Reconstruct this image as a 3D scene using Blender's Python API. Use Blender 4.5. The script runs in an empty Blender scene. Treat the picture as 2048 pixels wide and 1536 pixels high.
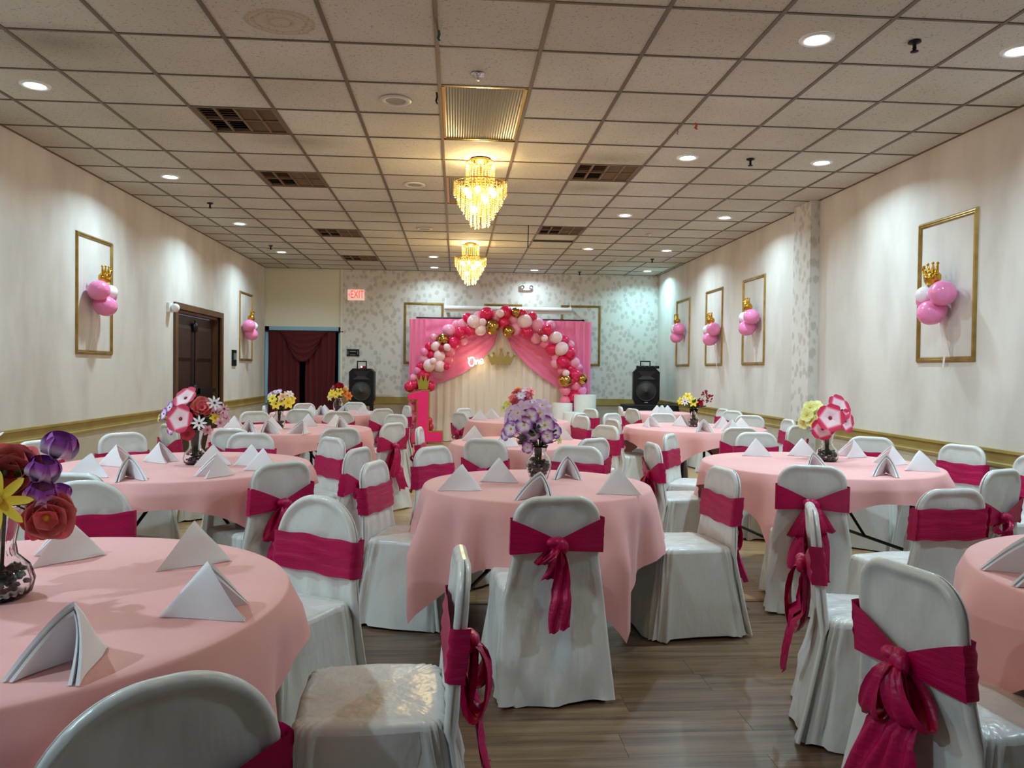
import bpy, bmesh, math, random
from mathutils import Vector, Matrix
random.seed(7)
SC = bpy.context.scene
COL = SC.collection
R = math.radians
sin, cos, pi = math.sin, math.cos, math.pi

# ------------------------------------------------------------------ camera
FPX, YAW, PITCH, ROLL, HC = 1542.0, 0.0726889, -0.0172076, 0.0118753, 1.345
_f = Vector((sin(YAW)*cos(PITCH), cos(YAW)*cos(PITCH), sin(PITCH)))
_r = Vector((cos(YAW), -sin(YAW), 0)); _u = _r.cross(_f)
CR = cos(ROLL)*_r + sin(ROLL)*_u; CU = -sin(ROLL)*_r + cos(ROLL)*_u; CF = _f
cd = bpy.data.cameras.new('camera'); cam = bpy.data.objects.new('camera', cd); COL.objects.link(cam)
cd.sensor_width = 36.0; cd.lens = 36.0*FPX/2048.0; cd.clip_start = 0.02; cd.clip_end = 100
cam.matrix_world = Matrix(((CR.x, CU.x, -CF.x, 0), (CR.y, CU.y, -CF.y, 0), (CR.z, CU.z, -CF.z, HC), (0, 0, 0, 1)))
SC.camera = cam

def _ray(x, y): return CF + (x-1024)/FPX*CR + (768-y)/FPX*CU
def atz(x, y, z):
    d = _ray(x, y); t = (z-HC)/d.z; return Vector((0, 0, HC)) + d*t
def aty(x, y, Y):
    d = _ray(x, y); t = Y/d.y; return Vector((0, 0, HC)) + d*t
def pxof(v):
    v = Vector(v) - Vector((0, 0, HC)); d = v.dot(CF); return 1024+FPX*v.dot(CR)/d

# ------------------------------------------------------------------ world, exposure
w = bpy.data.worlds.new('world'); SC.world = w; w.use_nodes = True
w.node_tree.nodes['Background'].inputs[0].default_value = (0.55, 0.7, 1.0, 1)
w.node_tree.nodes['Background'].inputs[1].default_value = 0.6
SC.view_settings.view_transform = 'Standard'; SC.view_settings.look = 'None'
SC.view_settings.gamma = 1.0; SC.view_settings.use_curve_mapping = False
SC.view_settings.exposure = 0.88
SC.cycles.max_bounces = 7; SC.cycles.diffuse_bounces = 4; SC.cycles.glossy_bounces = 3
SC.cycles.transmission_bounces = 6; SC.cycles.transparent_max_bounces = 8
SC.cycles.caustics_reflective = False; SC.cycles.caustics_refractive = False
SC.cycles.sample_clamp_indirect = 4.0
SC.cycles.adaptive_threshold = 0.05
DOWN_W, CHAND_W, FILL_W = 14.0, 27.0, 10.0
DOWN_C, CHAND_C, FILL_C = (0.61, 0.87, 1.0), (1.0, 0.74, 0.34), (0.62, 0.78, 1.0)

# ------------------------------------------------------------------ helpers
def s2l(c): return tuple((v/12.92 if v <= 0.04045 else ((v+0.055)/1.055)**2.4) for v in c)
def rgb(r, g, b): return s2l((r/255, g/255, b/255)) + (1.0,)

def nodes(name):
    m = bpy.data.materials.new(name); m.use_nodes = True
    return m, m.node_tree.nodes, m.node_tree.links, m.node_tree.nodes['Principled BSDF']

def mat(name, c, rough=0.5, metal=0.0, sheen=0.0, trans=0.0, emit=None, es=0.0, ior=None, coat=0.0,
        noise=None, bump=None, spec=None, coord='Object'):
    """noise=(scale, colour2, lo, hi[, stretch]); bump=(scale, strength, dist[, stretch])"""
    m, N, L, b = nodes(name)
    b.inputs['Base Color'].default_value = c; b.inputs['Roughness'].default_value = rough
    b.inputs['Metallic'].default_value = metal
    if sheen: b.inputs['Sheen Weight'].default_value = sheen; b.inputs['Sheen Roughness'].default_value = .4
    if trans: b.inputs['Transmission Weight'].default_value = trans
    if ior: b.inputs['IOR'].default_value = ior
    if coat: b.inputs['Coat Weight'].default_value = coat
    if spec is not None: b.inputs['Specular IOR Level'].default_value = spec
    if emit: b.inputs['Emission Color'].default_value = emit; b.inputs['Emission Strength'].default_value = es
    if noise or bump:
        tc = N.new('ShaderNodeTexCoord')
        def tex(scale, st, detail=4):
            mp = N.new('ShaderNodeMapping'); mp.inputs['Scale'].default_value = st
            L.new(tc.outputs[coord], mp.inputs[0])
            n = N.new('ShaderNodeTexNoise'); n.inputs['Scale'].default_value = scale; n.inputs['Detail'].default_value = detail
            L.new(mp.outputs[0], n.inputs['Vector']); return n
        if noise:
            n = tex(noise[0], noise[4] if len(noise) > 4 else (1, 1, 1))
            rp = N.new('ShaderNodeValToRGB'); rp.color_ramp.elements[0].position = noise[2]; rp.color_ramp.elements[1].position = noise[3]
            rp.color_ramp.elements[0].color = c; rp.color_ramp.elements[1].color = noise[1]
            L.new(n.outputs[0], rp.inputs[0]); L.new(rp.outputs[0], b.inputs['Base Color'])
        if bump:
            n = tex(bump[0], bump[3] if len(bump) > 3 else (1, 1, 1), 3)
            bp = N.new('ShaderNodeBump'); bp.inputs['Strength'].default_value = bump[1]; bp.inputs['Distance'].default_value = bump[2]
            L.new(n.outputs[0], bp.inputs['Height']); L.new(bp.outputs[0], b.inputs['Normal'])
    return m

def petal_mat(name, stops, rough=0.5):
    m, N, L, b = nodes(name)
    uv = N.new('ShaderNodeUVMap'); sp = N.new('ShaderNodeSeparateXYZ'); rp = N.new('ShaderNodeValToRGB')
    L.new(uv.outputs[0], sp.inputs[0]); L.new(sp.outputs[1], rp.inputs[0])
    e = rp.color_ramp.elements
    e[0].position, e[0].color = stops[0][0], rgb(*stops[0][1]); e[1].position, e[1].color = stops[-1][0], rgb(*stops[-1][1])
    for p, c in stops[1:-1]:
        n = e.new(p); n.color = rgb(*c)
    L.new(rp.outputs[0], b.inputs['Base Color']); b.inputs['Roughness'].default_value = rough
    b.inputs['Subsurface Weight'].default_value = 0.0
    return m

class MB:
    def __init__(s): s.v = []; s.f = []; s.uv = []; s.sm = []
    def add(s, vs, fs, uvs=None, smooth=False):
        o = len(s.v); s.v += [tuple(p) for p in vs]
        for k, f in enumerate(fs):
            s.f.append(tuple(i+o for i in f)); s.sm.append(smooth)
            s.uv.append([uvs[i] for i in f] if uvs else [(0, 0)]*len(f))
        return s
    def box(s, a, b, M=None):
        x0, y0, z0 = a; x1, y1, z1 = b
        v = [Vector(p) for p in ((x0,y0,z0),(x1,y0,z0),(x1,y1,z0),(x0,y1,z0),(x0,y0,z1),(x1,y0,z1),(x1,y1,z1),(x0,y1,z1))]
        if M: v = [M @ p for p in v]
        return s.add(v, [(0,3,2,1),(4,5,6,7),(0,1,5,4),(1,2,6,5),(2,3,7,6),(3,0,4,7)])
    def grid(s, rows, closed=False, smooth=True, uv=True):
        n = len(rows[0]); m = len(rows); vs = [p for r in rows for p in r]; fs = []
        uvs = [(i/(n-1 if not closed else n), j/max(1, m-1)) for j in range(m) for i in range(n)]
        for j in range(m-1):
            for i in range(n if closed else n-1):
                k = (i+1) % n
                fs.append((j*n+i, j*n+k, (j+1)*n+k, (j+1)*n+i))
        return s.add(vs, fs, uvs, smooth)
    def fan(s, ring, c, flip=False, smooth=True):
        n = len(ring); vs = list(ring)+[c]
        return s.add(vs, [((i, n, (i+1) % n) if flip else (i, (i+1) % n, n)) for i in range(n)], None, smooth)
    def lathe(s, prof, n=24, c=(0, 0, 0), smooth=True, cap0=False, cap1=False):
        rows = [[(c[0]+r*cos(2*pi*i/n), c[1]+r*sin(2*pi*i/n), c[2]+z) for i in range(n)] for r, z in prof]
        s.grid(rows, True, smooth)
        if cap0: s.fan(rows[0], (c[0], c[1], c[2]+prof[0][1]), True, False)
        if cap1: s.fan(rows[-1], (c[0], c[1], c[2]+prof[-1][1]), False, False)
        return s
    def tube(s, pts, rad, n=8, cap=True, smooth=True):
        pts = [Vector(p) for p in pts]; rows = []
        prev = None
        for i, p in enumerate(pts):
            t = (pts[min(i+1, len(pts)-1)]-pts[max(i-1, 0)]).normalized()
            a = prev if prev is not None else (Vector((0, 0, 1)) if abs(t.z) < .9 else Vector((1, 0, 0)))
            x = (a - t*a.dot(t)).normalized(); y = t.cross(x); prev = x
            rr = rad[i] if isinstance(rad, (list, tuple)) else rad
            rows.append([p + x*rr*cos(2*pi*k/n) + y*rr*sin(2*pi*k/n) for k in range(n)])
        s.grid(rows, True, smooth)
        if cap:
            s.fan(rows[0], pts[0], True, smooth); s.fan(rows[-1], pts[-1], False, smooth)
        return s
    def ball(s, c, r, n=12, m=8, sq=(1, 1, 1), neck=0.0, M=None):
        rows = []
        for j in range(1, m):
            t = pi*j/m
            zz = -cos(t); rr = sin(t)
            if neck and zz < 0: zz = zz*(1+neck*abs(zz)**2); rr *= 1-.25*neck*abs(zz)
            rows.append([Vector((r*sq[0]*rr*cos(2*pi*i/n), r*sq[1]*rr*sin(2*pi*i/n), r*sq[2]*zz)) for i in range(n)])
        bot = Vector((0, 0, -r*sq[2]*(1+neck))); top = Vector((0, 0, r*sq[2]))
        tr = (lambda p: (M @ p if M else p) + Vector(c))
        rows = [[tr(p) for p in q] for q in rows]
        s.grid(rows, True); s.fan(rows[0], tr(bot), True); s.fan(rows[-1], tr(top)); return s
    def prism(s, pts, y0, y1, smooth=False):
        """pts (x,z) counter-clockwise seen from -y; extruded along y"""
        n = len(pts)
        a = [(p[0], y0, p[1]) for p in pts]; b = [(p[0], y1, p[1]) for p in pts]
        s.add(a+b, [tuple(range(n)), tuple(range(2*n-1, n-1, -1))] + [(i, i+n, (i+1) % n+n, (i+1) % n) for i in range(n)], None, smooth)
        return s
    def mesh(s, name, m=None):
        me = bpy.data.meshes.new(name); me.from_pydata(s.v, [], s.f)
        ul = me.uv_layers.new(name='UVMap'); k = 0
        flat = [c for f in s.uv for uv in f for c in uv]
        ul.data.foreach_set('uv', flat)
        me.polygons.foreach_set('use_smooth', s.sm)
        if m: me.materials.append(m)
        me.update(); return me
    def build(s, name, m, parent=None, loc=None, rz=0):
        return inst(name, s.mesh(name, m), parent, loc, rz)

def inst(name, me, parent=None, loc=None, rz=0, rot=None, scale=None):
    o = bpy.data.objects.new(name, me); COL.objects.link(o)
    if parent is not None: o.parent = parent
    if loc is not None: o.location = loc
    if rot is not None: o.rotation_euler = rot
    elif rz: o.rotation_euler = (0, 0, rz)
    if scale is not None: o.scale = scale
    return o
def tag(o, label, cat, group=None):
    o['label'] = label; o['category'] = cat
    if group: o['group'] = group
    return o
def thing(name, label, cat, loc=(0, 0, 0), rz=0, group=None):
    return tag(inst(name, None, None, loc, rz), label, cat, group)
def struct(o): o['kind'] = 'structure'; return o
def stuff(o): o['kind'] = 'stuff'; return o
def ribbon(pts, width, side, pleat=0.0, npl=3, nw=7, nrm=None):
    """strip along pts, across `side` direction, pleated along its normal"""
    rows = []; pts = [Vector(p) for p in pts]
    for i, p in enumerate(pts):
        t = (pts[min(i+1, len(pts)-1)]-pts[max(i-1, 0)]).normalized()
        sd = Vector(side(i/(len(pts)-1)) if callable(side) else side).normalized()
        n = t.cross(sd).normalized()
        wd = width(i/(len(pts)-1)) if callable(width) else width
        rows.append([p + sd*wd*(k/(nw-1)-.5) + n*pleat*sin(npl*2*pi*k/(nw-1)+i*.6) for k in range(nw)])
    return rows
def lerp(a, b, t): return a+(b-a)*t
def interp(tab, x):
    if x <= tab[0][0]: return tab[0][1]
    for (a, u), (b, v) in zip(tab, tab[1:]):
        if x <= b: return u+(v-u)*(x-a)/(b-a)
    return tab[-1][1]
ORD = ['leftmost', 'second from left', 'third from left', 'fourth from left', 'fifth from left', 'sixth from left',
       'seventh from left', 'eighth from left', 'ninth from left', 'tenth from left', 'eleventh from left']

# ------------------------------------------------------------------ materials
WHITE = (0.8, 0.8, 0.8, 1)
M_wall = mat('wall_plaster', rgb(224, 218, 210), .75, noise=(2.6, rgb(208, 200, 192), .40, .64, (1, 1, .4)), bump=(14, .25, .01, (1, 1, .4)))
M_lower = mat('wall_lower', rgb(200, 188, 166), .7, noise=(3, rgb(190, 178, 157), .4, .6))
M_rail = mat('rail_paint', rgb(172, 148, 82), .5, noise=(4, rgb(160, 136, 72), .4, .6))
M_plain = mat('beige_paint', rgb(226, 224, 204), .7)
M_tile = None
M_bar = mat('grid_bar', rgb(100, 84, 68), .5)
M_dark = mat('plenum_alcove_dark', rgb(34, 30, 27), .9)
M_cover = mat('cover_satin', rgb(222, 222, 218), .27, sheen=.1, bump=(6, .42, .025, (2.0, 2.0, .8)))
M_sash = mat('sash_satin', rgb(190, 4, 84), .36, spec=.4, noise=(6, rgb(168, 0, 70), .4, .6), bump=(22, .3, .01, (.6, .6, 3)))
M_pink = mat('cloth_pink', rgb(238, 176, 172), .8, sheen=.2, noise=(3, rgb(234, 168, 165), .4, .65), bump=(5, .12, .02))
M_nap = mat('napkin_white', rgb(236, 234, 236), .85, sheen=.2, bump=(300, .08, .002))
M_legb = mat('black_metal', rgb(40, 40, 44), .4, .6)
M_gold = mat('frame_gold', rgb(168, 138, 74), .38, .55, noise=(9, rgb(140, 110, 52), .4, .7))
M_black = mat('black_plastic', rgb(9, 9, 11), .5, spec=.3)
M_blackcloth = mat('black_cloth', rgb(16, 17, 19), .9, bump=(8, .3, .02))
M_cone = mat('speaker_cone', rgb(44, 44, 43), .5)
M_white = mat('white_paint', rgb(235, 235, 232), .4)
M_chrome = mat('chrome', rgb(205, 205, 205), .15, 1.0)
M_glass = mat('glass', (1, 1, 1, 1), .02, trans=1.0, ior=1.45)
M_stone = mat('pebble', rgb(58, 54, 50), .35, noise=(14, rgb(120, 104, 88), .45, .7))
M_leaf = mat('leaf_green', rgb(54, 92, 42), .5, noise=(12, rgb(30, 54, 26), .4, .6))
M_stem = mat('stem_green', rgb(60, 84, 42), .5)
M_wood = mat('door_wood', rgb(58, 29, 17), .35, noise=(3, rgb(42, 20, 12), .35, .65, (6, 6, .6)))
M_frwood = mat('door_frame_wood', rgb(104, 70, 38), .4, noise=(3, rgb(84, 54, 28), .35, .65, (6, 6, .6)))
M_velvet = mat('velvet_red', rgb(80, 2, 12), .85, sheen=.12)
M_blue = mat('blue_paint', rgb(150, 196, 214), .7)
M_drape = mat('drape_white', rgb(240, 226, 214), .75, sheen=.2)
M_sheer = mat('sheer_pink', rgb(255, 132, 182), .6, sheen=.4)
M_led = mat('downlight_lens', (1, 1, 1, 1), .4, emit=(.93, .98, 1, 1), es=14)
M_bulb = mat('bulb', (1, 1, 1, 1), .3, emit=(1.0, .80, .42, 1), es=45)
M_neon = mat('neon', (1, 1, 1, 1), .3, emit=(1.0, .84, .38, 1), es=2.4)
M_foil = mat('foil_gold', rgb(206, 160, 60), .2, 1.0, bump=(14, .6, .03))
M_brass = mat('brass', rgb(226, 186, 90), .22, 1.0)
M_hot = mat('hot_pink_glitter', rgb(255, 22, 118), .55, emit=(1.0, .02, .18, 1), es=.0, noise=(90, rgb(255, 54, 140), .45, .6))
M_glit = mat('gold_glitter', rgb(196, 164, 62), .45, .5, noise=(120, rgb(150, 118, 30), .4, .6))
M_crown = mat('crown_gold', rgb(172, 150, 84), .45, .35)
def latex(name, c, rough=.22): return mat(name, c, rough, sheen=.1, coat=.3)
BAL = {'R': latex('latex_hot', rgb(226, 20, 84)), 'P': latex('latex_pink', rgb(250, 164, 196)), 'W': latex('latex_pale', rgb(250, 214, 220)),
       'D': latex('latex_deep', rgb(178, 10, 44)), 'C': latex('latex_coral', rgb(250, 128, 156)), 'G': mat('chrome_gold', rgb(196, 150, 84), .18, 1.0),
       'B': latex('latex_bubble', rgb(246, 138, 190)), 'H': latex('latex_white', rgb(244, 240, 244)),
       'T': mat('latex_clear', rgb(255, 240, 235), .1, trans=.85, ior=1.05)}

def tile_material():
    m, N, L, b = nodes('ceiling_tile'); b.inputs['Roughness'].default_value = .85
    tc = N.new('ShaderNodeTexCoord'); oi = N.new('ShaderNodeObjectInfo'); ge = N.new('ShaderNodeNewGeometry')
    n = N.new('ShaderNodeTexNoise'); n.inputs['Scale'].default_value = 75; n.inputs['Detail'].default_value = 2; L.new(ge.outputs['Position'], n.inputs['Vector'])
    rp = N.new('ShaderNodeValToRGB'); e = rp.color_ramp.elements
    e[0].position, e[0].color = .33, rgb(170, 164, 152); e[1].position, e[1].color = .40, rgb(204, 200, 188); L.new(n.outputs[0], rp.inputs[0])
    n2 = N.new('ShaderNodeTexNoise'); n2.inputs['Scale'].default_value = .9; L.new(ge.outputs['Position'], n2.inputs['Vector'])
    mx = N.new('ShaderNodeMix'); mx.data_type = 'RGBA'; mx.blend_type = 'MULTIPLY'; mx.inputs[0].default_value = 1
    r2 = N.new('ShaderNodeValToRGB'); r2.color_ramp.elements[0].color = (.88, .86, .83, 1); r2.color_ramp.elements[1].color = (1, 1, 1, 1)
    r2.color_ramp.elements[0].position = .35; r2.color_ramp.elements[1].position = .6
    L.new(n2.outputs[0], r2.inputs[0]); L.new(rp.outputs[0], mx.inputs[6]); L.new(r2.outputs[0], mx.inputs[7])
    # per-tile tint
    m3 = N.new('ShaderNodeMix'); m3.data_type = 'RGBA'; m3.blend_type = 'MULTIPLY'; m3.inputs[0].default_value = 1
    r3 = N.new('ShaderNodeValToRGB'); r3.color_ramp.elements[0].color = (.93, .91, .90, 1); r3.color_ramp.elements[1].color = (1, 1, 1, 1)
    L.new(oi.outputs['Random'], r3.inputs[0]); L.new(mx.outputs[2], m3.inputs[6]); L.new(r3.outputs[0], m3.inputs[7])
    last = m3.outputs[2]
    # water stain ring and soot smudges at fixed places on the ceiling
    def spot(c, rx, ry, ramp, last):
        sub = N.new('ShaderNodeVectorMath'); sub.operation = 'SUBTRACT'; sub.inputs[1].default_value = (c[0], c[1], 0); L.new(ge.outputs['Position'], sub.inputs[0])
        mul = N.new('ShaderNodeVectorMath'); mul.operation = 'MULTIPLY'; mul.inputs[1].default_value = (.5/rx, .5/ry, 0); L.new(sub.outputs[0], mul.inputs[0])
        ln = N.new('ShaderNodeVectorMath'); ln.operation = 'LENGTH'; L.new(mul.outputs[0], ln.inputs[0])
        ns = N.new('ShaderNodeTexNoise'); ns.inputs['Scale'].default_value = 9; L.new(ge.outputs['Position'], ns.inputs['Vector'])
        ad = N.new('ShaderNodeMath'); ad.operation = 'MULTIPLY_ADD'; ad.inputs[1].default_value = .12; L.new(ns.outputs[0], ad.inputs[0]); L.new(ln.outputs['Value'], ad.inputs[2])
        r = N.new('ShaderNodeValToRGB'); ee = r.color_ramp.elements
        ramp = [(p_*.5, c_) for p_, c_ in ramp]; ee[0].position, ee[0].color = ramp[0]; ee[1].position, ee[1].color = ramp[-1]
        for p, col in ramp[1:-1]: q = ee.new(p); q.color = col
        L.new(ad.outputs[0], r.inputs[0])
        mm = N.new('ShaderNodeMix'); mm.data_type = 'RGBA'; mm.blend_type = 'MULTIPLY'; mm.inputs[0].default_value = 1
        L.new(last, mm.inputs[6]); L.new(r.outputs[0], mm.inputs[7]); return mm.outputs[2]
    one = (1, 1, 1, 1); st = (.80, .69, .57, 1); st2 = (.92, .86, .78, 1)
    last = spot((-.985, 4.36), .17, .145, [(.35, st2), (.5, st), (.62, st2), (.85, st2), (.95, st), (1.05, st2), (1.2, st), (1.28, one)], last)
    so = (.62, .6, .57, 1)
    for c in ((-2.35, 4.75), (-1.3, 6.6), (1.35, 6.85), (1.35, 7.95)): last = spot(c, .5, .3, [(.1, so), (1.1, one)], last)
    L.new(last, b.inputs['Base Color'])
    bp = N.new('ShaderNodeBump'); bp.inputs['Strength'].default_value = .25; bp.inputs['Distance'].default_value = .004
    L.new(n.outputs[0], bp.inputs['Height']); L.new(bp.outputs[0], b.inputs['Normal'])
    return m
M_tile = tile_material()

def leafy_wall():
    m, N, L, b = nodes('leaf_wallpaper'); b.inputs['Roughness'].default_value = .6
    tc = N.new('ShaderNodeTexCoord'); mp = N.new('ShaderNodeMapping'); mp.inputs['Scale'].default_value = (22, 22, 17); L.new(tc.outputs['Object'], mp.inputs[0])
    nz = N.new('ShaderNodeTexNoise'); nz.inputs['Scale'].default_value = 1.1; L.new(mp.outputs[0], nz.inputs['Vector'])
    mxv = N.new('ShaderNodeMix'); mxv.data_type = 'VECTOR'; mxv.inputs[0].default_value = .5; L.new(mp.outputs[0], mxv.inputs[4]); L.new(nz.outputs['Color'], mxv.inputs[5])
    v = N.new('ShaderNodeTexVoronoi'); v.feature = 'F1'; v.inputs['Scale'].default_value = 1.0; L.new(mxv.outputs[1], v.inputs['Vector'])
    rp = N.new('ShaderNodeValToRGB'); e = rp.color_ramp.elements
    e[0].position, e[0].color = .30, rgb(192, 186, 178); e[1].position, e[1].color = .50, rgb(216, 212, 205)
    L.new(v.outputs['Distance'], rp.inputs[0]); L.new(rp.outputs[0], b.inputs['Base Color'])
    return m
M_leafwall = leafy_wall()

def plank_material(name, c1, c2, rough):
    m, N, L, b = nodes(name); b.inputs['Roughness'].default_value = rough
    ge = N.new('ShaderNodeNewGeometry'); oi = N.new('ShaderNodeObjectInfo')
    mp = N.new('ShaderNodeMapping'); mp.inputs['Scale'].default_value = (.9, 16, 1); L.new(ge.outputs['Position'], mp.inputs[0])
    cb = N.new('ShaderNodeCombineXYZ'); mu = N.new('ShaderNodeMath'); mu.operation = 'MULTIPLY'; mu.inputs[1].default_value = 40
    L.new(oi.outputs['Random'], mu.inputs[0]); L.new(mu.outputs[0], cb.inputs[2]); L.new(mu.outputs[0], cb.inputs[0])
    ad = N.new('ShaderNodeVectorMath'); L.new(mp.outputs[0], ad.inputs[0]); L.new(cb.outputs[0], ad.inputs[1])
    n = N.new('ShaderNodeTexNoise'); n.inputs['Scale'].default_value = 1.4; n.inputs['Detail'].default_value = 6; n.inputs['Roughness'].default_value = .65; L.new(ad.outputs[0], n.inputs['Vector'])
    rp = N.new('ShaderNodeValToRGB'); e = rp.color_ramp.elements
    e[0].position, e[0].color = .32, c1; e[1].position, e[1].color = .68, c2; L.new(n.outputs[0], rp.inputs[0])
    mx = N.new('ShaderNodeMix'); mx.data_type = 'RGBA'; mx.blend_type = 'MULTIPLY'; mx.inputs[0].default_value = 1
    r2 = N.new('ShaderNodeValToRGB'); r2.color_ramp.elements[0].color = (.8, .79, .78, 1); r2.color_ramp.elements[1].color = (1, 1, 1, 1)
    L.new(oi.outputs['Random'], r2.inputs[0]); L.new(rp.outputs[0], mx.inputs[6]); L.new(r2.outputs[0], mx.inputs[7])
    L.new(mx.outputs[2], b.inputs['Base Color'])
    bp = N.new('ShaderNodeBump'); bp.inputs['Strength'].default_value = .12; bp.inputs['Distance'].default_value = .003; L.new(n.outputs[0], bp.inputs['Height']); L.new(bp.outputs[0], b.inputs['Normal'])
    return m
M_plank = plank_material('vinyl_plank', rgb(80, 58, 40), rgb(142, 114, 86), .3)
M_dance = plank_material('honey_plank', rgb(168, 128, 84), rgb(214, 178, 128), .33)

# ================================================================== THE ROOM
XL, XR, YF, YB, ZC = -3.625, 3.955, -7.0, 14.95, 3.245
T = 0.61; GX, GY = -0.1307, 4.5872
fl = struct(MB().box((XL-.1, YF, -.1), (XR+.1, YB+1.6, -.004)).build('floor', M_plank))
pm = MB().box((-.5993, -.0894, -.012), (.5993, .0894, 0)).mesh('plank', M_plank)
pm2 = MB().box((-.5993, -.0894, -.012), (.5993, .0894, 0)).mesh('plank', M_dance)
YD = 4.43
def planks(y0, nrow, me, step=1.2):
    for j in range(nrow):
        y = y0 + .18*(j+.5); x = XL - random.random()*1.1
        while x < XR:
            a, c = max(x, XL), min(x+step, XR)
            if c-a > .05: inst('plank', me, fl, ((a+c)/2, y, 0), scale=((c-a)/step, 1, 1))
            x += step
planks(YD-.18*17, 17, pm); planks(YD, 19, pm2)
stuff(MB().box((XL, YD+.18*19, -.02), (XR, YB, 0)).build('plank_floor', M_dance, fl))
stuff(MB().box((XL, YF, -.02), (XR, YD-.18*17, 0)).build('plank_floor', M_plank, fl))
MB().box((XL, YD-.02, -.004), (XR, YD+.018, .004)).build('threshold_strip', mat('threshold', rgb(128, 100, 70), .4), fl)

RZ0, RZ1 = .69, .815
def side_wall(name, x, sgn, y0, y1, hole=None):
    """wall slab with an optional door hole (ya, yb, ztop)"""
    mb = MB(); t = .14*sgn
    xs = sorted((x, x+t)); segs = [(y0, y1, 0, ZC+.3)] if not hole else [(y0, hole[0], 0, ZC+.3), (hole[0], hole[1], hole[2], ZC+.3), (hole[1], y1, 0, ZC+.3)]
    for a, b, c, d in segs: mb.box((xs[0], a, c), (xs[1], b, d))
    return struct(mb.build(name, M_wall))
DOOR = (10.30, 12.15, 2.10)
wl = side_wall('wall_left', XL, -1, YF, YB, DOOR)
wr = side_wall('wall_right', XR, 1, YF, YB)
for a, b in ((YF, DOOR[0]-.1), (DOOR[1]+.1, YB)):
    MB().box((XL, a, 0), (XL+.006, b, RZ0)).build('lower_panel', M_lower, wl)
MB().box((XR-.006, YF, 0), (XR, YB, RZ0)).build('lower_panel', M_lower, wr)
def rail(name, x, sgn, a, b):
    pts = [(0, RZ0), (.018, RZ0), (.02, RZ0+.02), (.014, RZ0+.03), (.014, RZ1-.03), (.03, RZ1-.02), (.03, RZ1), (0, RZ1)]
    mb = MB(); n = len(pts)
    va = [(x+sgn*p[0], a, p[1]) for p in pts]; vb = [(x+sgn*p[0], b, p[1]) for p in pts]
    mb.add(va+vb, [tuple(range(n)), tuple(range(2*n-1, n-1, -1))]+[(i, (i+1) % n, (i+1) % n+n, i+n) for i in range(n)])
    return struct(mb.build(name, M_rail))
rail('trim_1', XL, 1, YF, DOOR[0]-.1); rail('trim_2', XL, 1, DOOR[1]+.1, YB); rail('trim_3', XR, -1, YF, YB)
for nm, a, b, x in (('baseboard_left', YF, DOOR[0]-.1, XL), ('baseboard_left_far', DOOR[1]+.1, YB, XL), ('baseboard_right', YF, YB, XR-.012)):
    struct(MB().box((x, a, 0), (x+.012, b, .1)).build(nm, M_rail))
# back wall: papered part, opening with curtain on its left
XO = -2.18
wb = struct(MB().box((XO, YB, 0), (XR+.14, YB+.14, ZC+.3)).build('wall_back', M_leafwall))
MB().box((XO, YB-.006, 0), (XR, YB, RZ0)).build('lower_panel', M_lower, wb)
wbl = struct(MB().box((XL-.14, YB+.03, 2.14), (XO, YB+.17, ZC+.3)).build('wall_back_left', M_plain))
struct(MB().box((XO-.004, YB-.03, RZ0), (XR, YB, RZ1)).build('trim_4', M_rail))
struct(MB().box((XO-.02, YB-.02, RZ1), (XO+.16, YB-.004, RZ1+.14)).build('trim_5', M_rail))
struct(MB().box((XO-.03, YB-.012, RZ1+.14), (XO+.01, YB+.03, ZC)).build('trim_6', M_plain))
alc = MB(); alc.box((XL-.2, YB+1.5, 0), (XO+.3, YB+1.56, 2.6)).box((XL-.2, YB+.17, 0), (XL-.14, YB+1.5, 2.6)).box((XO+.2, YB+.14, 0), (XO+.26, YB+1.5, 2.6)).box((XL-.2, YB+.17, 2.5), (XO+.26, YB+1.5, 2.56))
struct(alc.build('wall_alcove', M_dark))  # dark colour stands in for shade in the unlit alcove
al = MB().box((XL, YB+.03, 0), (XL+.07, YB+.12, 2.14)).box((XO-.07, YB+.03, 0), (XO, YB+.12, 2.14)).box((XL, YB+.03, 2.05), (XO, YB+.12, 2.14))
struct(al.build('trim_7', M_blue))
# front wall behind the camera; its unseen window is added for bluish fill light
wf = MB(); wf.box((XL-.14, YF-.14, 0), (-2.0, YF, ZC+.3)).box((2.2, YF-.14, 0), (XR+.14, YF, ZC+.3)).box((-2.0, YF-.14, 0), (2.2, YF, .8)).box((-2.0, YF-.14, 2.4), (2.2, YF, ZC+.3))
struct(wf.build('wall_front', M_wall))
wn = struct(MB().box((-2.0, YF-.1, .8), (2.2, YF-.09, 2.4)).build('fill_window_1', M_glass))
for x in (-2.0, -.6, .8, 2.16): MB().box((x, YF-.13, .8), (x+.04, YF-.03, 2.4)).build('mullion', M_white, wn)
dl = bpy.data.lights.new('day_fill', 'AREA'); dl.shape = 'RECTANGLE'; dl.size = 4.1; dl.size_y = 1.55; dl.energy = FILL_W; dl.color = FILL_C  # area light inside the added window, bluish fill for the foreground
dlo = inst('window_fill', dl, None, (.1, YF+.02, 1.6), rot=(R(90), 0, 0))
# pilaster on the right wall
pil = struct(MB().box((XR-.105, 8.2, 0), (XR, 8.62, ZC)).build('wall_pilaster', M_leafwall))
MB().box((XR-.135, 8.19, RZ0), (XR-.105, 8.63, RZ1)).build('rail_block', M_rail, pil)
MB().box((XR-.111, 8.2, 0), (XR-.105, 8.62, RZ0)).build('lower_panel', M_lower, pil)

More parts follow.
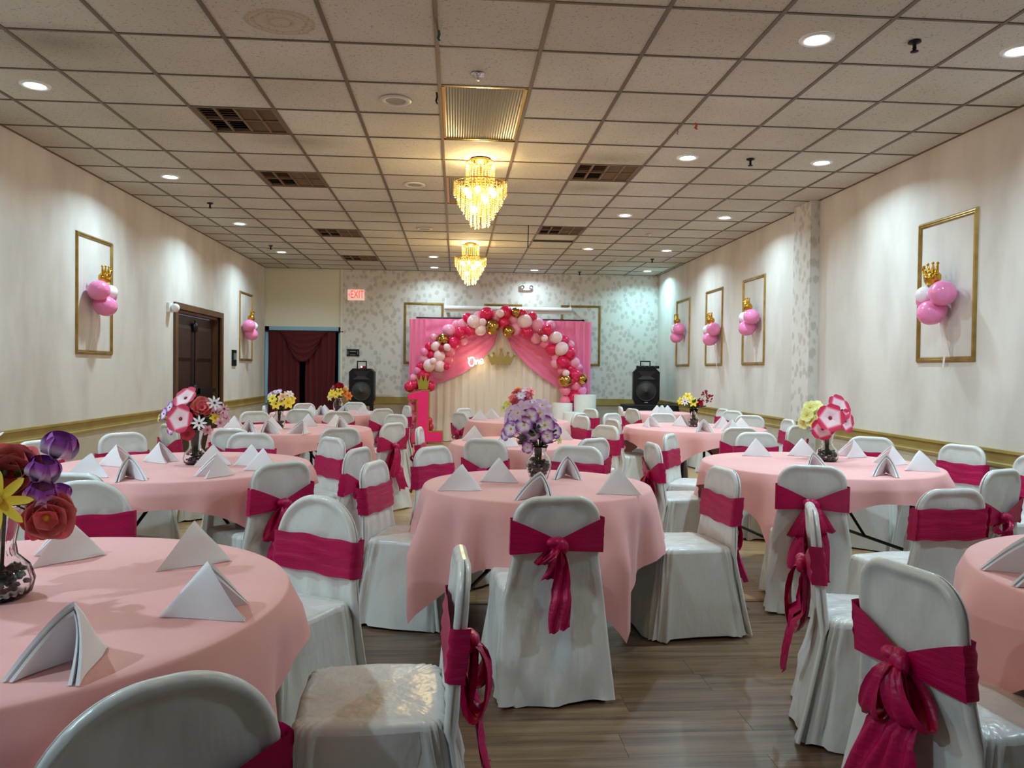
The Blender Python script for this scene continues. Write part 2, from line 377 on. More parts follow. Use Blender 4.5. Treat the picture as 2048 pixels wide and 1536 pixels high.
# ceiling: dark deck above, tiles and bars hung below it
ce = struct(MB().box((XL-.14, YF, ZC+.30), (XR+.14, YB+.2, ZC+.36)).build('ceiling', M_dark))
tm = MB().box((-.5, -.5, 0), (.5, .5, .014)).mesh('ceiling_tile', M_tile)
HOLES = {}
def mark(i, j, what): HOLES[(i, j)] = what
for j in (2, 5, 10, 14): mark(-3, j, 'vent')
for j in (4, 9): mark(2, j, 'vent')
for j in (1, 2): mark(0, j, 'troffer')
for j in (5, 6): mark(0, j, 'troffer')
def cols(j):
    xs = [XL] + [GX+T*i for i in range(-5, 7)] + [XR]
    if j >= 14: xs = [x for x in xs if x < 1.71] + [2.05, 2.66, 3.27, 3.88, XR]
    return xs
rest = MB()
for j in range(-20, 18):
    y0, y1 = max(YF, GY+T*j), min(YB, GY+T*(j+1))
    if y1-y0 < .03: continue
    xs = cols(j)
    for k, (a, b) in enumerate(zip(xs, xs[1:])):
        i = round((a-GX)/T)
        if HOLES.get((i, j)) and j < 16 and abs(b-a-T) < .01: continue
        c = ((a+b)/2, (y0+y1)/2, ZC+.002)
        if j >= -2:
            aa = (b-a-.006, y1-y0-.006, 1)
            if (i, j) == (2, 10): inst('ceiling_tile', tm, ce, (c[0], c[1]-.05, ZC+.01), scale=(aa[0], aa[1]-.1, 1)); continue
            inst('ceiling_tile', tm, ce, c, scale=aa)
        else: rest.box((a+.003, y0+.003, ZC+.002), (b-.003, y1-.003, ZC+.016))
stuff(rest.build('ceiling_tiles_behind', M_tile, ce))
bw = .012
for i in range(-5, 7):
    x = GX+T*i; e = YB if x < 1.71 else GY+T*14
    MB().box((x-bw, YF, ZC-.004), (x+bw, e, ZC+.022)).build('main_bar', M_bar, ce)
for x in (2.05, 2.66, 3.27, 3.88): MB().box((x-bw, GY+T*14, ZC-.004), (x+bw, YB, ZC+.022)).build('main_bar', M_bar, ce)
for j in range(-19, 18):
    y = GY+T*j
    if y < YB-.05:
        for a, b in (((XL, XR),) if j not in (2, 6) else ((XL, GX), (GX+T, XR))):
            MB().box((a, y-.009, ZC-.0035), (b, y+.009, ZC+.021)).build('cross_bar', M_bar, ce)
for nm, a, b in (('wall_angle', (XL, YF, ZC-.003), (XL+.022, YB, ZC+.02)), ('wall_angle', (XR-.022, YF, ZC-.003), (XR, YB, ZC+.02)), ('wall_angle', (XL, YB-.022, ZC-.003), (XR, YB, ZC+.02))):
    MB().box(a, b).build(nm, M_bar, ce)

# door in the left wall
dr = struct(MB().box((XL-.02, DOOR[0]-.1, 0), (XL+.03, DOOR[0], DOOR[2]+.08)).box((XL-.02, DOOR[1], 0), (XL+.03, DOOR[1]+.1, DOOR[2]+.08)).box((XL-.02, DOOR[0], DOOR[2]), (XL+.03, DOOR[1], DOOR[2]+.08)).build('door_1', M_frwood))
MB().box((XL-.14, DOOR[0], 0), (XL-.02, DOOR[0]+.04, DOOR[2])).box((XL-.14, DOOR[1]-.04, 0), (XL-.02, DOOR[1], DOOR[2])).box((XL-.14, DOOR[0], DOOR[2]-.04), (XL-.02, DOOR[1], DOOR[2])).build('jamb', M_frwood, dr)
def leaf(y0, y1):
    x = XL-.09
    lf = MB().box((x-.04, y0, .01), (x, y1, DOOR[2]-.05)).build('door_leaf', M_wood, dr)
    for z0, z1 in ((.15, .85), (1.0, 1.35), (1.42, 1.92)):
        if z0 == 1.0: continue
        a, b = y0+.1, y1-.1; mb = MB()
        o = [(a, z0), (b, z0), (b, z1), (a, z1)]; q = [(a+.05, z0+.05), (b-.05, z0+.05), (b-.05, z1-.05), (a+.05, z1-.05)]
        mb.add([(x+.002, p[0], p[1]) for p in o]+[(x+.022, p[0], p[1]) for p in q], [(0,1,5,4),(1,2,6,5),(2,3,7,6),(3,0,4,7),(4,5,6,7)])
        mb.build('raised_panel', M_wood, lf)
    z = 1.0
    MB().box((x+.03, y0+.08, z-.03), (x+.07, y1-.08, z+.03)).box((x, y0+.08, z-.045), (x+.08, y0+.2, z+.045)).build('push_bar', M_black, lf)
    return lf
leaf(DOOR[0]+.05, 11.2); leaf(11.21, DOOR[1]-.05)
for z0, z1 in ((1.78, 2.02), (.93, 1.12)):
    MB().lathe([(0, 0), (.06, .005), (.075, .02), (.06, .05), (0, .06)], 14).build('latch_case', M_black, dr, (XL-.085, 11.205, (z0+z1)/2)).rotation_euler = (0, R(90), 0)
MB().tube([(XL-.06, 11.205, .2), (XL-.06, 11.205, 2.0)], .012).build('vertical_rod', M_black, dr)

# ================================================================== CEILING FIXTURES
ring = MB().lathe([(.062, .002), (.066, -.006), (.088, -.009), (.096, -.003), (.096, .002)], 28).mesh('trim_ring', M_white)
lens = MB().lathe([(0, -.004), (.04, -.0045), (.066, -.001)], 24).mesh('lens', M_led)
def downlight(x, y, label, power=1.0, col=DOWN_C):
    t = thing('downlight', label, 'downlight', (x, y, ZC-.001), 0, 'recessed ceiling downlights')
    inst('trim_ring', ring, t); inst('lens', lens, t)
    l = bpy.data.lights.new('downlight_beam', 'AREA'); l.shape = 'DISK'; l.size = .12; l.energy = DOWN_W*power; l.color = col; l.spread = R(150)
    inst('downlight_beam', l, t, (0, 0, -.012))
NTH = ['nearest', 'second nearest', 'third nearest', 'fourth nearest', 'fifth nearest', 'sixth nearest', 'seventh nearest']
for k, y in enumerate((5.49, 7.97, 10.45, 12.9)): downlight(-2.87, y, NTH[k]+' round recessed downlight in the row along the left wall')
for k, y in enumerate((4.27, 6.71, 9.25, 11.85)): downlight(2.02, y, NTH[k]+' round recessed downlight in the inner row right of the chandeliers')
for k, y in enumerate((4.30, 6.73, 9.23, 11.83, 14.27)): downlight(3.25 if k < 4 else 3.56, y, NTH[k]+' round recessed downlight in the outer row along the right wall', *((.85, DOWN_C) if k < 4 else (.8, (.42, .88, 1.0))))
downlight(-.4, 13.05, 'nearer of two small downlights left of the far chandelier', .5); downlight(-.42, 14.4, 'farther of two small downlights left of the far chandelier', .45)
downlight(1.45, 14.47, 'recessed downlight above the balloon backdrop by the oval emergency light', .45)
downlight(-2.87, 3.03, 'recessed downlight over the front left table, before the left row', 1.9); downlight(-2.87, .6, 'recessed downlight left of the viewer near the left wall', 1.9); downlight(3.25, 1.83, 'recessed downlight over the right edge table')
spr = MB().lathe([(.035, 0), (.035, -.006), (.012, -.012), (.009, -.03), (.012, -.035), (.008, -.05), (.022, -.054), (.022, -.058), (0, -.06)], 14)
sprw = MB().lathe([(.045, 0), (.04, -.012), (.02, -.016), (.01, -.03), (.02, -.036), (0, -.038)], 14)
me1 = spr.mesh('sprinkler_head', M_black); me2 = sprw.mesh('sprinkler_head', M_chrome)
SP = [((.12, 4.98), 2, 'chrome fire sprinkler in front of the ribbed ceiling light panel'), ((-2.86, 9.19), 1, 'black fire sprinkler nearer one in the row by the left wall'),
      ((-2.89, 12.25), 1, 'black fire sprinkler farther one in the row by the left wall'), ((2.58, 4.24), 1, 'black fire sprinkler between the two nearest right downlights'),
      ((2.58, 6.69), 1, 'black fire sprinkler between second pair of right downlights'), ((2.63, 10.5), 2, 'chrome sprinkler between third and fourth pairs of right downlights'),
      ((2.33, 14.6), 1, 'black sprinkler hanging at the back wall above the right frame'), ((2.66, 12.91), 2, 'chrome sprinkler in the ceiling right of the backdrop, left of a pair'), ((3.26, 12.75), 1, 'small dark sprinkler near the far right wall')]
for (x, y), k, lb in SP: tag(inst('sprinkler_head', me1 if k == 1 else me2, None, (x, y, ZC-.003)), lb, 'sprinkler', 'ceiling sprinklers')
M_mesh = mat('speaker_mesh', rgb(150, 145, 138), .6); M_lensw = mat('speaker_ring', rgb(205, 200, 190), .5)
for k, y in enumerate((5.52, 8.0, 10.47)):
    t = thing('ceiling_speaker', NTH[k]+' round flush ceiling fixture left of the chandeliers', 'ceiling speaker', (-.445, y, ZC-.001), 0, 'round flush ceiling fixtures')
    MB().lathe([(.07, .0), (.075, -.01), (.1, -.012), (.112, -.004), (.112, 0)], 28).build('rim', M_lensw, t)
    MB().lathe([(0, -.004), (.072, -.005)], 24).build('grille', M_mesh, t)
# vents
M_vent = mat('vent_brown', rgb(112, 88, 62), .5); M_ventd = mat('vent_dark', rgb(46, 38, 31), .7)
def vent(i, j, label):
    x0, y0 = GX+T*i+.012, GY+T*j+.012; s = T-.024
    t = thing('ceiling_vent', label, 'vent', (x0, y0, ZC), 0, 'brown ceiling vents')
    MB().box((0, 0, .06), (s, s, .07)).build('backing', M_ventd, t)
    fr = MB(); e = .02
    fr.box((0, 0, 0), (s, e, .06)).box((0, s-e, 0), (s, s, .06)).box((0, e, 0), (e, s-e, .06)).box((s-e, e, 0), (s, s-e, .06)).box((e, s/2-.008, .002), (s-e, s/2+.008, .05))
    for q in (.25, .5, .75): fr.box((s*q-.008, e, .002), (s*q+.008, s-e, .05))
    fr.build('frame', M_vent, t)
    for a in range(4):
        for b in range(2):
            cx0, cx1 = (e if a == 0 else s*a/4+.008), (s-e if a == 3 else s*(a+1)/4-.008)
            cy0, cy1 = (e if b == 0 else s/2+.008), (s/2-.008 if b == 0 else s-e)
            mb = MB(); tilt = R(38 if a < 2 else -38)
            for q in range(5):
                c = lerp(cy0, cy1, (q+.5)/5)
                Mx = Matrix.Translation((0, c, .025)) @ Matrix.Rotation(tilt, 4, 'X')
                mb.box((cx0, -.022, -.0015), (cx1, .022, .0015), Mx)
            mb.build('louver', M_vent if a >= 2 or b == 0 else M_ventd, t)
for k, j in enumerate((2, 5, 10, 14)): vent(-3, j, NTH[k]+' brown louvered vent in the left ceiling column')
vent(2, 4, 'nearer brown louvered vent right of the chandeliers'); vent(2, 9, 'farther brown louvered vent right of the chandeliers beside missing tile')
# scraps left hanging from the ceiling grid
def scrap(px, py, ln, wd, colr, label, name='ribbon_scrap', cat='ribbon'):
    p = atz(px, py, ZC-.01); o = MB()
    o.grid(ribbon([(0, 0, 0), (.004, .0, -ln*.4), (-.004, .003, -ln*.75), (.006, 0, -ln)], wd, (1, .3, 0), .002, 1, 4))
    o.grid(ribbon([(.002, .003, 0), (.006, .003, -ln*.4), (-.002, .006, -ln*.75), (.008, .003, -ln)][::-1], wd, (1, .3, 0), .002, 1, 4))
    tag(o.build(name, mat(name+'_'+str(px), colr, .5), None, (p.x, p.y, ZC-.004)), label, cat)
scrap(877, 62, .06, .014, rgb(20, 96, 76), 'green ribbon scrap hanging from a ceiling grid bar near the top')
scrap(873, 186, .08, .012, rgb(40, 24, 26), 'dark ribbon scrap hanging beside the ribbed light panel')
scrap(1392, 247, .05, .022, rgb(216, 104, 50), 'orange paper scrap stuck to the right ceiling grid')
scrap(1355, 262, .035, .008, rgb(206, 120, 90), 'thin orange thread on the ceiling left of the paper scrap')
p = atz(1057, 452, ZC-.01)
tag(MB().tube([(p.x, p.y, ZC-.003), (p.x, p.y+.02, ZC-.12), (p.x-.004, p.y+.03, ZC-.29)], .006, 6).build('hanging_cable', M_black), 'thin black cable hanging from the ceiling right of far chandelier', 'cable')
# prismatic troffers
M_prism = mat('prismatic_panel', rgb(140, 133, 118), .45)
def troffer(j, label):
    x0, y0 = GX+.014, GY+T*j+.012; sx, sy = T-.028, 2*T-.024
    t = thing('light_panel', label, 'ceiling light', (x0, y0, ZC), 0, 'ribbed ceiling light panels')
    MB().box((0, 0, .09), (sx, sy, .1)).build('backing', mat('troffer_back', rgb(120, 112, 98), .5, .3), t)
    MB().box((0, 0, 0), (sx, .018, .09)).box((0, sy-.018, 0), (sx, sy, .09)).box((0, 0, 0), (.018, sy, .09)).box((sx-.018, 0, 0), (sx, sy, .09)).build('frame', M_brass, t)
    n = 28
    rows = []
    pr = [( .018+(sx-.036)*q/(2*n), .012 if q % 2 else .004) for q in range(2*n+1)]
    mb = MB(); mb.grid([[(p[0], .018, p[1]) for p in pr], [(p[0], sy-.018, p[1]) for p in pr]], smooth=False); mb.build('ribbed_lens', M_prism, t)
troffer(1, 'ribbed rectangular light panel in the ceiling before the near chandelier'); troffer(5, 'ribbed rectangular light panel in the ceiling behind the near chandelier')

# ================================================================== CHANDELIERS
def crystal_mat():
    m = bpy.data.materials.new('crystal'); m.use_nodes = True; N, L = m.node_tree.nodes, m.node_tree.links; N.clear()
    o = N.new('ShaderNodeOutputMaterial'); g = N.new('ShaderNodeBsdfGlossy'); g.inputs['Color'].default_value = (1, .86, .55, 1); g.inputs['Roughness'].default_value = .12
    tl = N.new('ShaderNodeBsdfTranslucent'); tl.inputs['Color'].default_value = (1, .80, .42, 1)
    tr = N.new('ShaderNodeBsdfTransparent'); tr.inputs['Color'].default_value = (1, .93, .75, 1)
    a = N.new('ShaderNodeMixShader'); a.inputs[0].default_value = .45; L.new(g.outputs[0], a.inputs[1]); L.new(tl.outputs[0], a.inputs[2])
    b = N.new('ShaderNodeMixShader'); b.inputs[0].default_value = .35; L.new(a.outputs[0], b.inputs[1]); L.new(tr.outputs[0], b.inputs[2]); L.new(b.outputs[0], o.inputs[0])
    return m
M_crystal = crystal_mat()
def strand(length, r=.0085, step=.019):
    mb = MB(); n = int(length/step)
    for k in range(n):
        z = -step*(k+.5); rr = r*(1.25 if k == n-1 else 1)
        mb.add([(rr, 0, z), (0, rr, z), (-rr, 0, z), (0, -rr, z), (0, 0, z+step*.5), (0, 0, z-step*.5)], [(0,1,4),(1,2,4),(2,3,4),(3,0,4),(1,0,5),(2,1,5),(3,2,5),(0,3,5)])
    return mb.mesh('crystal_strand', M_crystal)
TIERS = [(.125, -.03, .20, 26), (.235, -.215, .135, 40), (.20, -.235, .2, 32), (.165, -.25, .24, 26), (.125, -.27, .28, 20), (.085, -.28, .33, 14), (.045, -.3, .335, 7)]
SM = [strand(t[2]) for t in TIERS]
def chandelier(x, y, label, power=1.0):
    t = thing('chandelier', label, 'chandelier', (x, y, ZC-.002), 0, 'gold crystal chandeliers')
    MB().lathe([(0, 0), (.085, 0), (.09, -.01), (.085, -.02), (.06, -.03), (.05, -.045), (0, -.05)], 28).build('canopy', M_brass, t)
    MB().tube([(0, 0, -.04), (0, 0, -.45)], .012).build('stem', M_brass, t)
    for (r, z, ln, n), sm in zip(TIERS, SM):
        MB().lathe([(r-.006, z+.006), (r+.006, z+.006), (r+.006, z-.004), (r-.006, z-.004), (r-.006, z+.006)], 32).build('tier_ring', M_brass, t)
        for k in range(n):
            a = 2*pi*k/n; dz = .022*cos(4*a) if r > .15 else .008*cos(6*a)
            inst('crystal_strand', sm, t, (r*cos(a), r*sin(a), z+dz), rz=a)
    for k in range(6):
        a = 2*pi*(k+.3)/6
        MB().ball((.13*cos(a), .13*sin(a), -.3), .022, 10, 8, (1, 1, 1.5)).build('bulb', M_bulb, t)
    for z in (-.36, -.45): MB().ball((.05*(1 if z > -.4 else -1), .02, z), .024, 10, 8, (1, 1, 1.4)).build('bulb', M_bulb, t)
    MB().tube([(-.13, 0, -.27), (.13, 0, -.27)], .005).tube([(0, -.13, -.27), (0, .13, -.27)], .005).build('arm', M_brass, t)
    for z, e in ((-.11, .5), (-.62, .5)):
        l = bpy.data.lights.new('chandelier_glow', 'POINT'); l.energy = CHAND_W*e*power; l.color = CHAND_C; l.shadow_soft_size = .06
        inst('chandelier_glow', l, t, (0, 0, z))
chandelier(.2, 6.97, 'nearer gold tiered crystal chandelier glowing warm under the ceiling')
chandelier(.2, 2.33, 'gold tiered crystal chandelier above the viewer over the front tables', .35)
chandelier(.2, 11.61, 'farther gold tiered crystal chandelier, smaller in view, before backdrop')

# ================================================================== WALL FRAMES, BALLOON CLUSTERS, SMALL WALL THINGS
def frame(loc, rz, wd, ht, label):
    """moulding frame, local x across, z up, face towards -y"""
    t = thing('wall_moulding_frame', label, 'frame', loc, rz, 'gold moulding frames')
    pf = [(0, 0), (.012, -.018), (.022, -.02), (.028, -.012), (.036, -.014), (.045, 0)]
    def bar(a, b, nin):
        a, b, nin = Vector(a), Vector(b), Vector(nin); d = (b-a).normalized(); mb = MB()
        ra = [a + nin*p[0] + d*p[0] + Vector((0, p[1], 0)) for p in pf]; rb = [b + nin*p[0] - d*p[0] + Vector((0, p[1], 0)) for p in pf]
        mb.grid([ra, rb], smooth=False); return mb.build('frame_bar', M_gold, t)
    h = wd/2
    bar((-h, 0, 0), (h, 0, 0), (0, 0, 1)); bar((h, 0, ht), (-h, 0, ht), (0, 0, -1)); bar((-h, 0, ht), (-h, 0, 0), (1, 0, 0)); bar((h, 0, 0), (h, 0, ht), (-1, 0, 0))
    return t
FZ, FH = 1.455, 1.182
LW, RW = R(90), R(-90)
frame((XL+.001, 8.03, FZ), LW, .785, FH, 'tall gold moulding frame on the left wall nearest the viewer')
frame((XL+.001, 13.61, FZ), LW, .82, FH, 'tall gold moulding frame on the left wall beyond the door')
frame((XR-.001, 5.99, FZ), RW, .755, FH, 'large gold moulding frame nearest on the right wall')
frame((XR-.001, 10.04, FZ), RW, .78, FH, 'gold frame on right wall just beyond the pilaster')
frame((XR-.001, 11.62, FZ), RW, .78, FH, 'middle gold frame of the three beyond the pilaster')
frame((XR-.001, 13.25, FZ), RW, .8, FH, 'gold frame on right wall nearest the far corner')
frame((-.63, YB-.001, FZ), 0, .76, FH, 'gold frame on back wall left of the balloon backdrop')
frame((.9, YB-.001, FZ), 0, .74, FH, 'gold frame on back wall mostly hidden behind the balloon arch')
frame((2.42, YB-.001, FZ), 0, .79, FH, 'gold frame on back wall right of the balloon backdrop')

def balloon(r, m, n=18, k=12): return MB().ball((0, 0, 0), r, n, k, (1, 1, 1.08), .12).mesh('balloon', m)
BM = {k: balloon(1.0, v) for k, v in BAL.items()}
def put_balloon(parent, c, r, key, d=(0, 0, 1)):
    q = Vector(d).normalized().to_track_quat('Z', 'Y').to_euler()
    return inst('balloon', BM[key], parent, c, rot=q, scale=(r, r, r))
def foil_crown(parent, c, s, lean=0):
    mb = MB(); n = 20
    rows = [[Vector((s*rr*cos(2*pi*i/n)*(1+.05*sin(5*2*pi*i/n)), s*rr*.75*sin(2*pi*i/n), s*z)) for i in range(n)] for rr, z in ((.15, -.62), (.6, -.5), (.82, -.1), (.86, .25), (.66, .5), (.3, .55))]
    mb.grid(rows, True); mb.fan(rows[0], (0, 0, -.64*s), True); mb.fan(rows[-1], (0, 0, .5*s))
    o = mb.build('foil_crown', M_foil, parent, c); o.rotation_euler = (0, lean, 0)
    for k in range(5):
        a = -1.15+.57*k; b = MB()
        p0 = Vector((s*.8*sin(a), -.25*s*cos(a), s*.3)); p1 = Vector((s*1.05*sin(a), -.3*s*cos(a), s*(.72+.2*cos(a)))); p2 = Vector((s*1.2*sin(a), -.34*s*cos(a), s*(1.02+.28*cos(a))))
        b.tube([p0, p1, p2], [.2*s, .12*s, .05*s], 8); b.ball(p2, .13*s, 8, 6); b.build('crown_point', M_foil, o)
    return o
def cluster(loc, rz, sc, label, mir=1, side=False):
    t = thing('balloon_cluster', label, 'balloons', loc, rz, 'wall balloon clusters')
    B = [(-.13, -.17, .05, .135, 'B'), (.115, -.2, .05, .10, 'H'), (.04, -.18, -.14, .14, 'B'), (.15, -.16, .0, .11, 'B')]
    for x, y, z, r, k in B: put_balloon(t, (x*mir*sc, y*sc, z*sc), r*sc, k, (x*mir, -.3, z+.02))
    foil_crown(t, (.05*mir*sc, -.17*sc, .22*sc), .125*sc, .12*mir)
    mb = MB(); pts = [(0, -.1, -.24), (.01, -.08, -.42), (-.015, -.06, -.5), (.01, -.05, -.58), (-.02, -.04, -.66), (-.05, -.03, -.74)]
    mb.grid(ribbon([Vector(p)*sc for p in pts], .03*sc, (1, .2, 0), .002, 1, 4))
    pts2 = [(.02, -.1, -.24), (.045, -.06, -.44), (.03, -.06, -.56), (.05, -.05, -.62)]
    mb.grid(ribbon([Vector(p)*sc for p in pts2], .025*sc, (1, -.2, 0), .002, 1, 4)); mb.build('ribbon_tail', mat('ribbon_clear', rgb(244, 232, 232), .12, coat=.5), t)
def atx(x, y, X):
    d = _ray(x, y); t = X/d.x; return Vector((0, 0, HC)) + d*t
for px, py, X, wall, mir, lb in ((201, 590, XL+.1, LW, 1, 'pink balloon cluster with gold crown in nearest left wall frame'), (498, 656, XL+.1, LW, 1, 'pink balloon cluster with gold crown on left wall beyond the door'),
    (1876, 598, XR-.1, RW, -1, 'pink balloon cluster with gold crown in nearest right wall frame'), (1501, 640, XR-.1, RW, -1, 'pink balloon cluster in the right frame just beyond the pilaster'),
    (1426, 664, XR-.1, RW, -1, 'pink balloon cluster in the middle frame beyond the pilaster'), (1358, 662, XR-.1, RW, -1, 'pink balloon cluster in the right frame nearest far corner')):
    p = atx(px, py, X); cluster((math.copysign(abs(XL if X < 0 else XR), X), p.y, p.z), wall, .74, lb, mir)

def text_mesh(txt, size, depth, m, name='letters', align='CENTER'):
    c = bpy.data.curves.new(name, 'FONT'); c.body = txt; c.size = size; c.extrude = depth; c.align_x = align; c.align_y = 'CENTER'
    o = bpy.data.objects.new('tmp', c); COL.objects.link(o); dg = bpy.context.evaluated_depsgraph_get()
    me = bpy.data.meshes.new_from_object(o.evaluated_get(dg)); bpy.data.objects.remove(o); me.materials.append(m); me.name = name
    return me
# exit sign
t = thing('exit_sign', 'white EXIT sign with red letters and left arrow on back wall', 'exit sign', (-1.918, YB, 2.757))
M_ex = mat('exit_face', rgb(244, 214, 200), .4, emit=(1, .72, .62, 1), es=.25); M_exr = mat('exit_red', rgb(222, 40, 40), .4, emit=(1, .04, .04, 1), es=.7)
MB().box((-.155, -.055, -.1), (.155, 0, .1)).build('housing', M_ex, t)
inst('letters', text_mesh('EXIT', .2, .002, M_exr), t, (.025, -.058, 0), rot=(R(90), 0, 0), scale=(.62, 1.05, 1))
MB().prism([(-.142, 0), (-.112, -.035), (-.112, -.018), (-.126, 0), (-.112, .018), (-.112, .035)], -.06, -.054).build('arrow', M_exr, t)
# sign plate, black wall device, camera, emergency light
t = thing('wall_plaque', 'small black plaque with pale lines on back wall above left speaker', 'plaque', (-1.97, YB, 1.655))
MB().box((-.115, -.02, -.065), (.115, 0, .065)).build('plate', M_black, t)
mg = mat('plaque_grey', rgb(120, 122, 124), .5)
for a, b in (((-.1, -.024, -.035), (-.085, -.02, .035)), ((.085, -.024, -.035), (.1, -.024+.004, .035)), ((-.06, -.024, .012), (.06, -.02, .03)), ((-.05, -.024, -.05), (.05, -.02, -.035))): MB().box(a, b).build('raised_line', mg, t)
t = thing('wall_plaque', 'narrow black device on the left wall between door and frame', 'wall device', (XL, 12.89, 1.50), LW)
MB().box((-.11, -.02, -.13), (.11, 0, .13)).build('plate', M_black, t); MB().box((-.07, -.03, -.03), (.07, -.02, .08)).build('raised_line', mg, t)
t = thing('wall_camera', 'small white camera on the left wall beside the door frame', 'camera', (XL, 10.03, 2.09), LW)
MB().box((-.06, -.03, -.06), (.06, 0, .06)).build('mount', M_white, t); MB().ball((.02, -.075, 0), .055, 14, 10).build('body', M_white, t); MB().ball((.05, -.118, .0), .018, 10, 8).build('lens', M_black, t)
t = thing('emergency_light', 'oval white emergency light with two lamps high on back wall', 'emergency light', (1.35, YB, 2.965))
pts = [(.14*cos(a)*(1 if abs(cos(a)) < .99 else 1), .058*sin(a)) for a in [2*pi*k/24 for k in range(24)]]
MB().prism([(max(-.13, min(.13, p[0]*1.15)), p[1]) for p in pts], -.06, 0).build('housing', M_white, t)
for x in (-.085, .085): MB().lathe([(0, 0), (.032, .004), (.04, .02), (.034, .03)], 14).build('lamp_head', M_mesh, t, (x, -.058, 0)).rotation_euler = (R(90), 0, 0)
MB().box((-.035, -.07, -.03), (.035, -.058, .03)).build('centre_plate', M_white, t)
# roller screen above the backdrop
t = thing('roller_screen', 'white rolled projection screen case above the balloon backdrop', 'projector screen', (.99, YB-.15, 2.53))
MB().tube([(-1.22, 0, 0), (1.22, 0, 0)], .045, 14).build('case', M_white, t)
MB().box((-1.2, -.01, -.085), (1.2, .01, -.045)).build('bottom_bar', M_white, t)
for x in (-1.2, 1.2): MB().tube([(x, .0, .03), (x, .02, .2)], .006, 6).box((x-.02, .0, .03), (x+.02, .12, .06)).build('bracket', M_white, t)

# ================================================================== CURTAINED OPENING
def folds(x0, x1, ztop, zbot, y, n, amp, rows=10, seed=0, pinch=None):
    rnd = random.Random(seed); ph = rnd.random()*6; out = []
    for j in range(rows+1):
        v = j/rows; z = lerp(ztop, zbot, v); row = []
        for i in range(n*8+1):
            u = i/(n*8); a = amp*(.6+.4*v)
            x = lerp(x0, x1, u)+.006*sin(9*v+u*7)
            if pinch: x = lerp(x, pinch[0], pinch[1]*math.exp(-((v-pinch[2])/.12)**2))
            row.append((x, y + a*sin(2*pi*n*u+ph)+.4*a*sin(2*pi*n*2.3*u+1), z))
        out.append(row)
    return out
t = thing('curtain', 'dark red velvet curtain panels with swag valance across back doorway', 'curtain', (-2.9, YB, 0))
MB().tube([(-.72, .0, 2.05), (.74, .0, 2.05)], .015, 8).build('rod', M_black, t)
cx = -2.9
MB().grid(folds(-.66, -.07, 2.04, .02, -.02, 5, .022, seed=1)).build('curtain_panel', M_velvet, t)
MB().grid(folds(.04, .60, 2.04, .02, -.02, 5, .022, seed=2)).build('curtain_panel', M_velvet, t)
sw = []
for j in range(15):
    v = j/14; row = []
    for i in range(33):
        u = i/32; dz = (1-(2*u-1)**2)
        row.append((lerp(-.48, .48, u)*(1-.25*v), -.05-.03*sin(9*v*pi)*(.4+.6*dz)-.05*dz*v, 2.05-.06*v-(.52*v)*dz))
    sw.append(row)
MB().grid(sw).build('swag', M_velvet, t)

# ================================================================== BACKDROP AND PARTY DECOR
YBD = 14.5
def bd(x, y, Y=YBD): return aty(780+x/4.452, 560+y/4.452, Y)      # a spot on the backdrop plane
t = thing('backdrop_stand', 'pink and white draped backdrop on a black pipe stand', 'backdrop', (.835, YBD, 0))
bx0, bx1 = -.72, 2.39; ox = .835
for x in (bx0, bx1):
    MB().tube([(x-ox, 0, 0), (x-ox, 0, 2.33)], .018, 8).build('pole', M_black, t)
    MB().tube([(x-ox-.25, -.25, .015), (x-ox, 0, .1), (x-ox+.25, .25, .015)], .014, 6).build('foot', M_black, t)
MB().tube([(bx0-ox-.03, 0, 2.315), (bx1-ox+.03, 0, 2.31)], .016, 8).build('crossbar', M_black, t)
for k in range(3):
    a, b = lerp(bx0+.22, bx1-.22, k/3)-ox, lerp(bx0+.22, bx1-.22, (k+1)/3)-ox
    MB().grid(folds(a-.02, b+.02, 2.30, .01, .03, 6, .012, 12, seed=10+k)).build('white_drape', M_drape, t)
def swag_panel(sgn):
    # outer edge at the pole, inner edge runs to the top centre; lower hem swoops
    xc = .82 if sgn < 0 else .90
    xo = bx0-.03 if sgn < 0 else bx1+.03
    hem = [(0, 1.02), (.08, 1.0), (.2, 1.06), (.36, 1.14), (.55, 1.28), (.72, 1.46), (.86, 1.68), (.94, 1.86), (1, 2.2)]
    if sgn > 0: hem = [(0, .9), (.08, .88), (.2, .95), (.36, 1.06), (.55, 1.25), (.72, 1.46), (.86, 1.68), (.94, 1.86), (1, 2.2)]
    rows = []
    for j in range(25):
        v = j/24; row = []
        for i in range(41):
            u = i/40; zt = 2.30; zb = interp(hem, u)
            z = lerp(zt, zb, v); x = lerp(xo, xc, u)
            f = .016*sin(2*pi*(6*v+1.2*u))*(v**.5) + .012*sin(2*pi*9*u)*(1-v)
            row.append((x-ox, -.045-.02*sin(pi*v)+f, z))
        rows.append(row)
    return MB().grid(rows).build('pink_sheer', M_sheer, t)
swag_panel(-1); swag_panel(1)
for sgn, a, b in ((-1, bx0-.06, bx0+.14), (1, bx1-.16, bx1+.06)):
    MB().grid(folds(a-ox-(.09 if sgn < 0 else 0), b-ox+(.09 if sgn > 0 else 0), 2.28, .03, -.075, 3, .014, 10, seed=20+sgn)).build('sheer_tail', M_sheer, t)

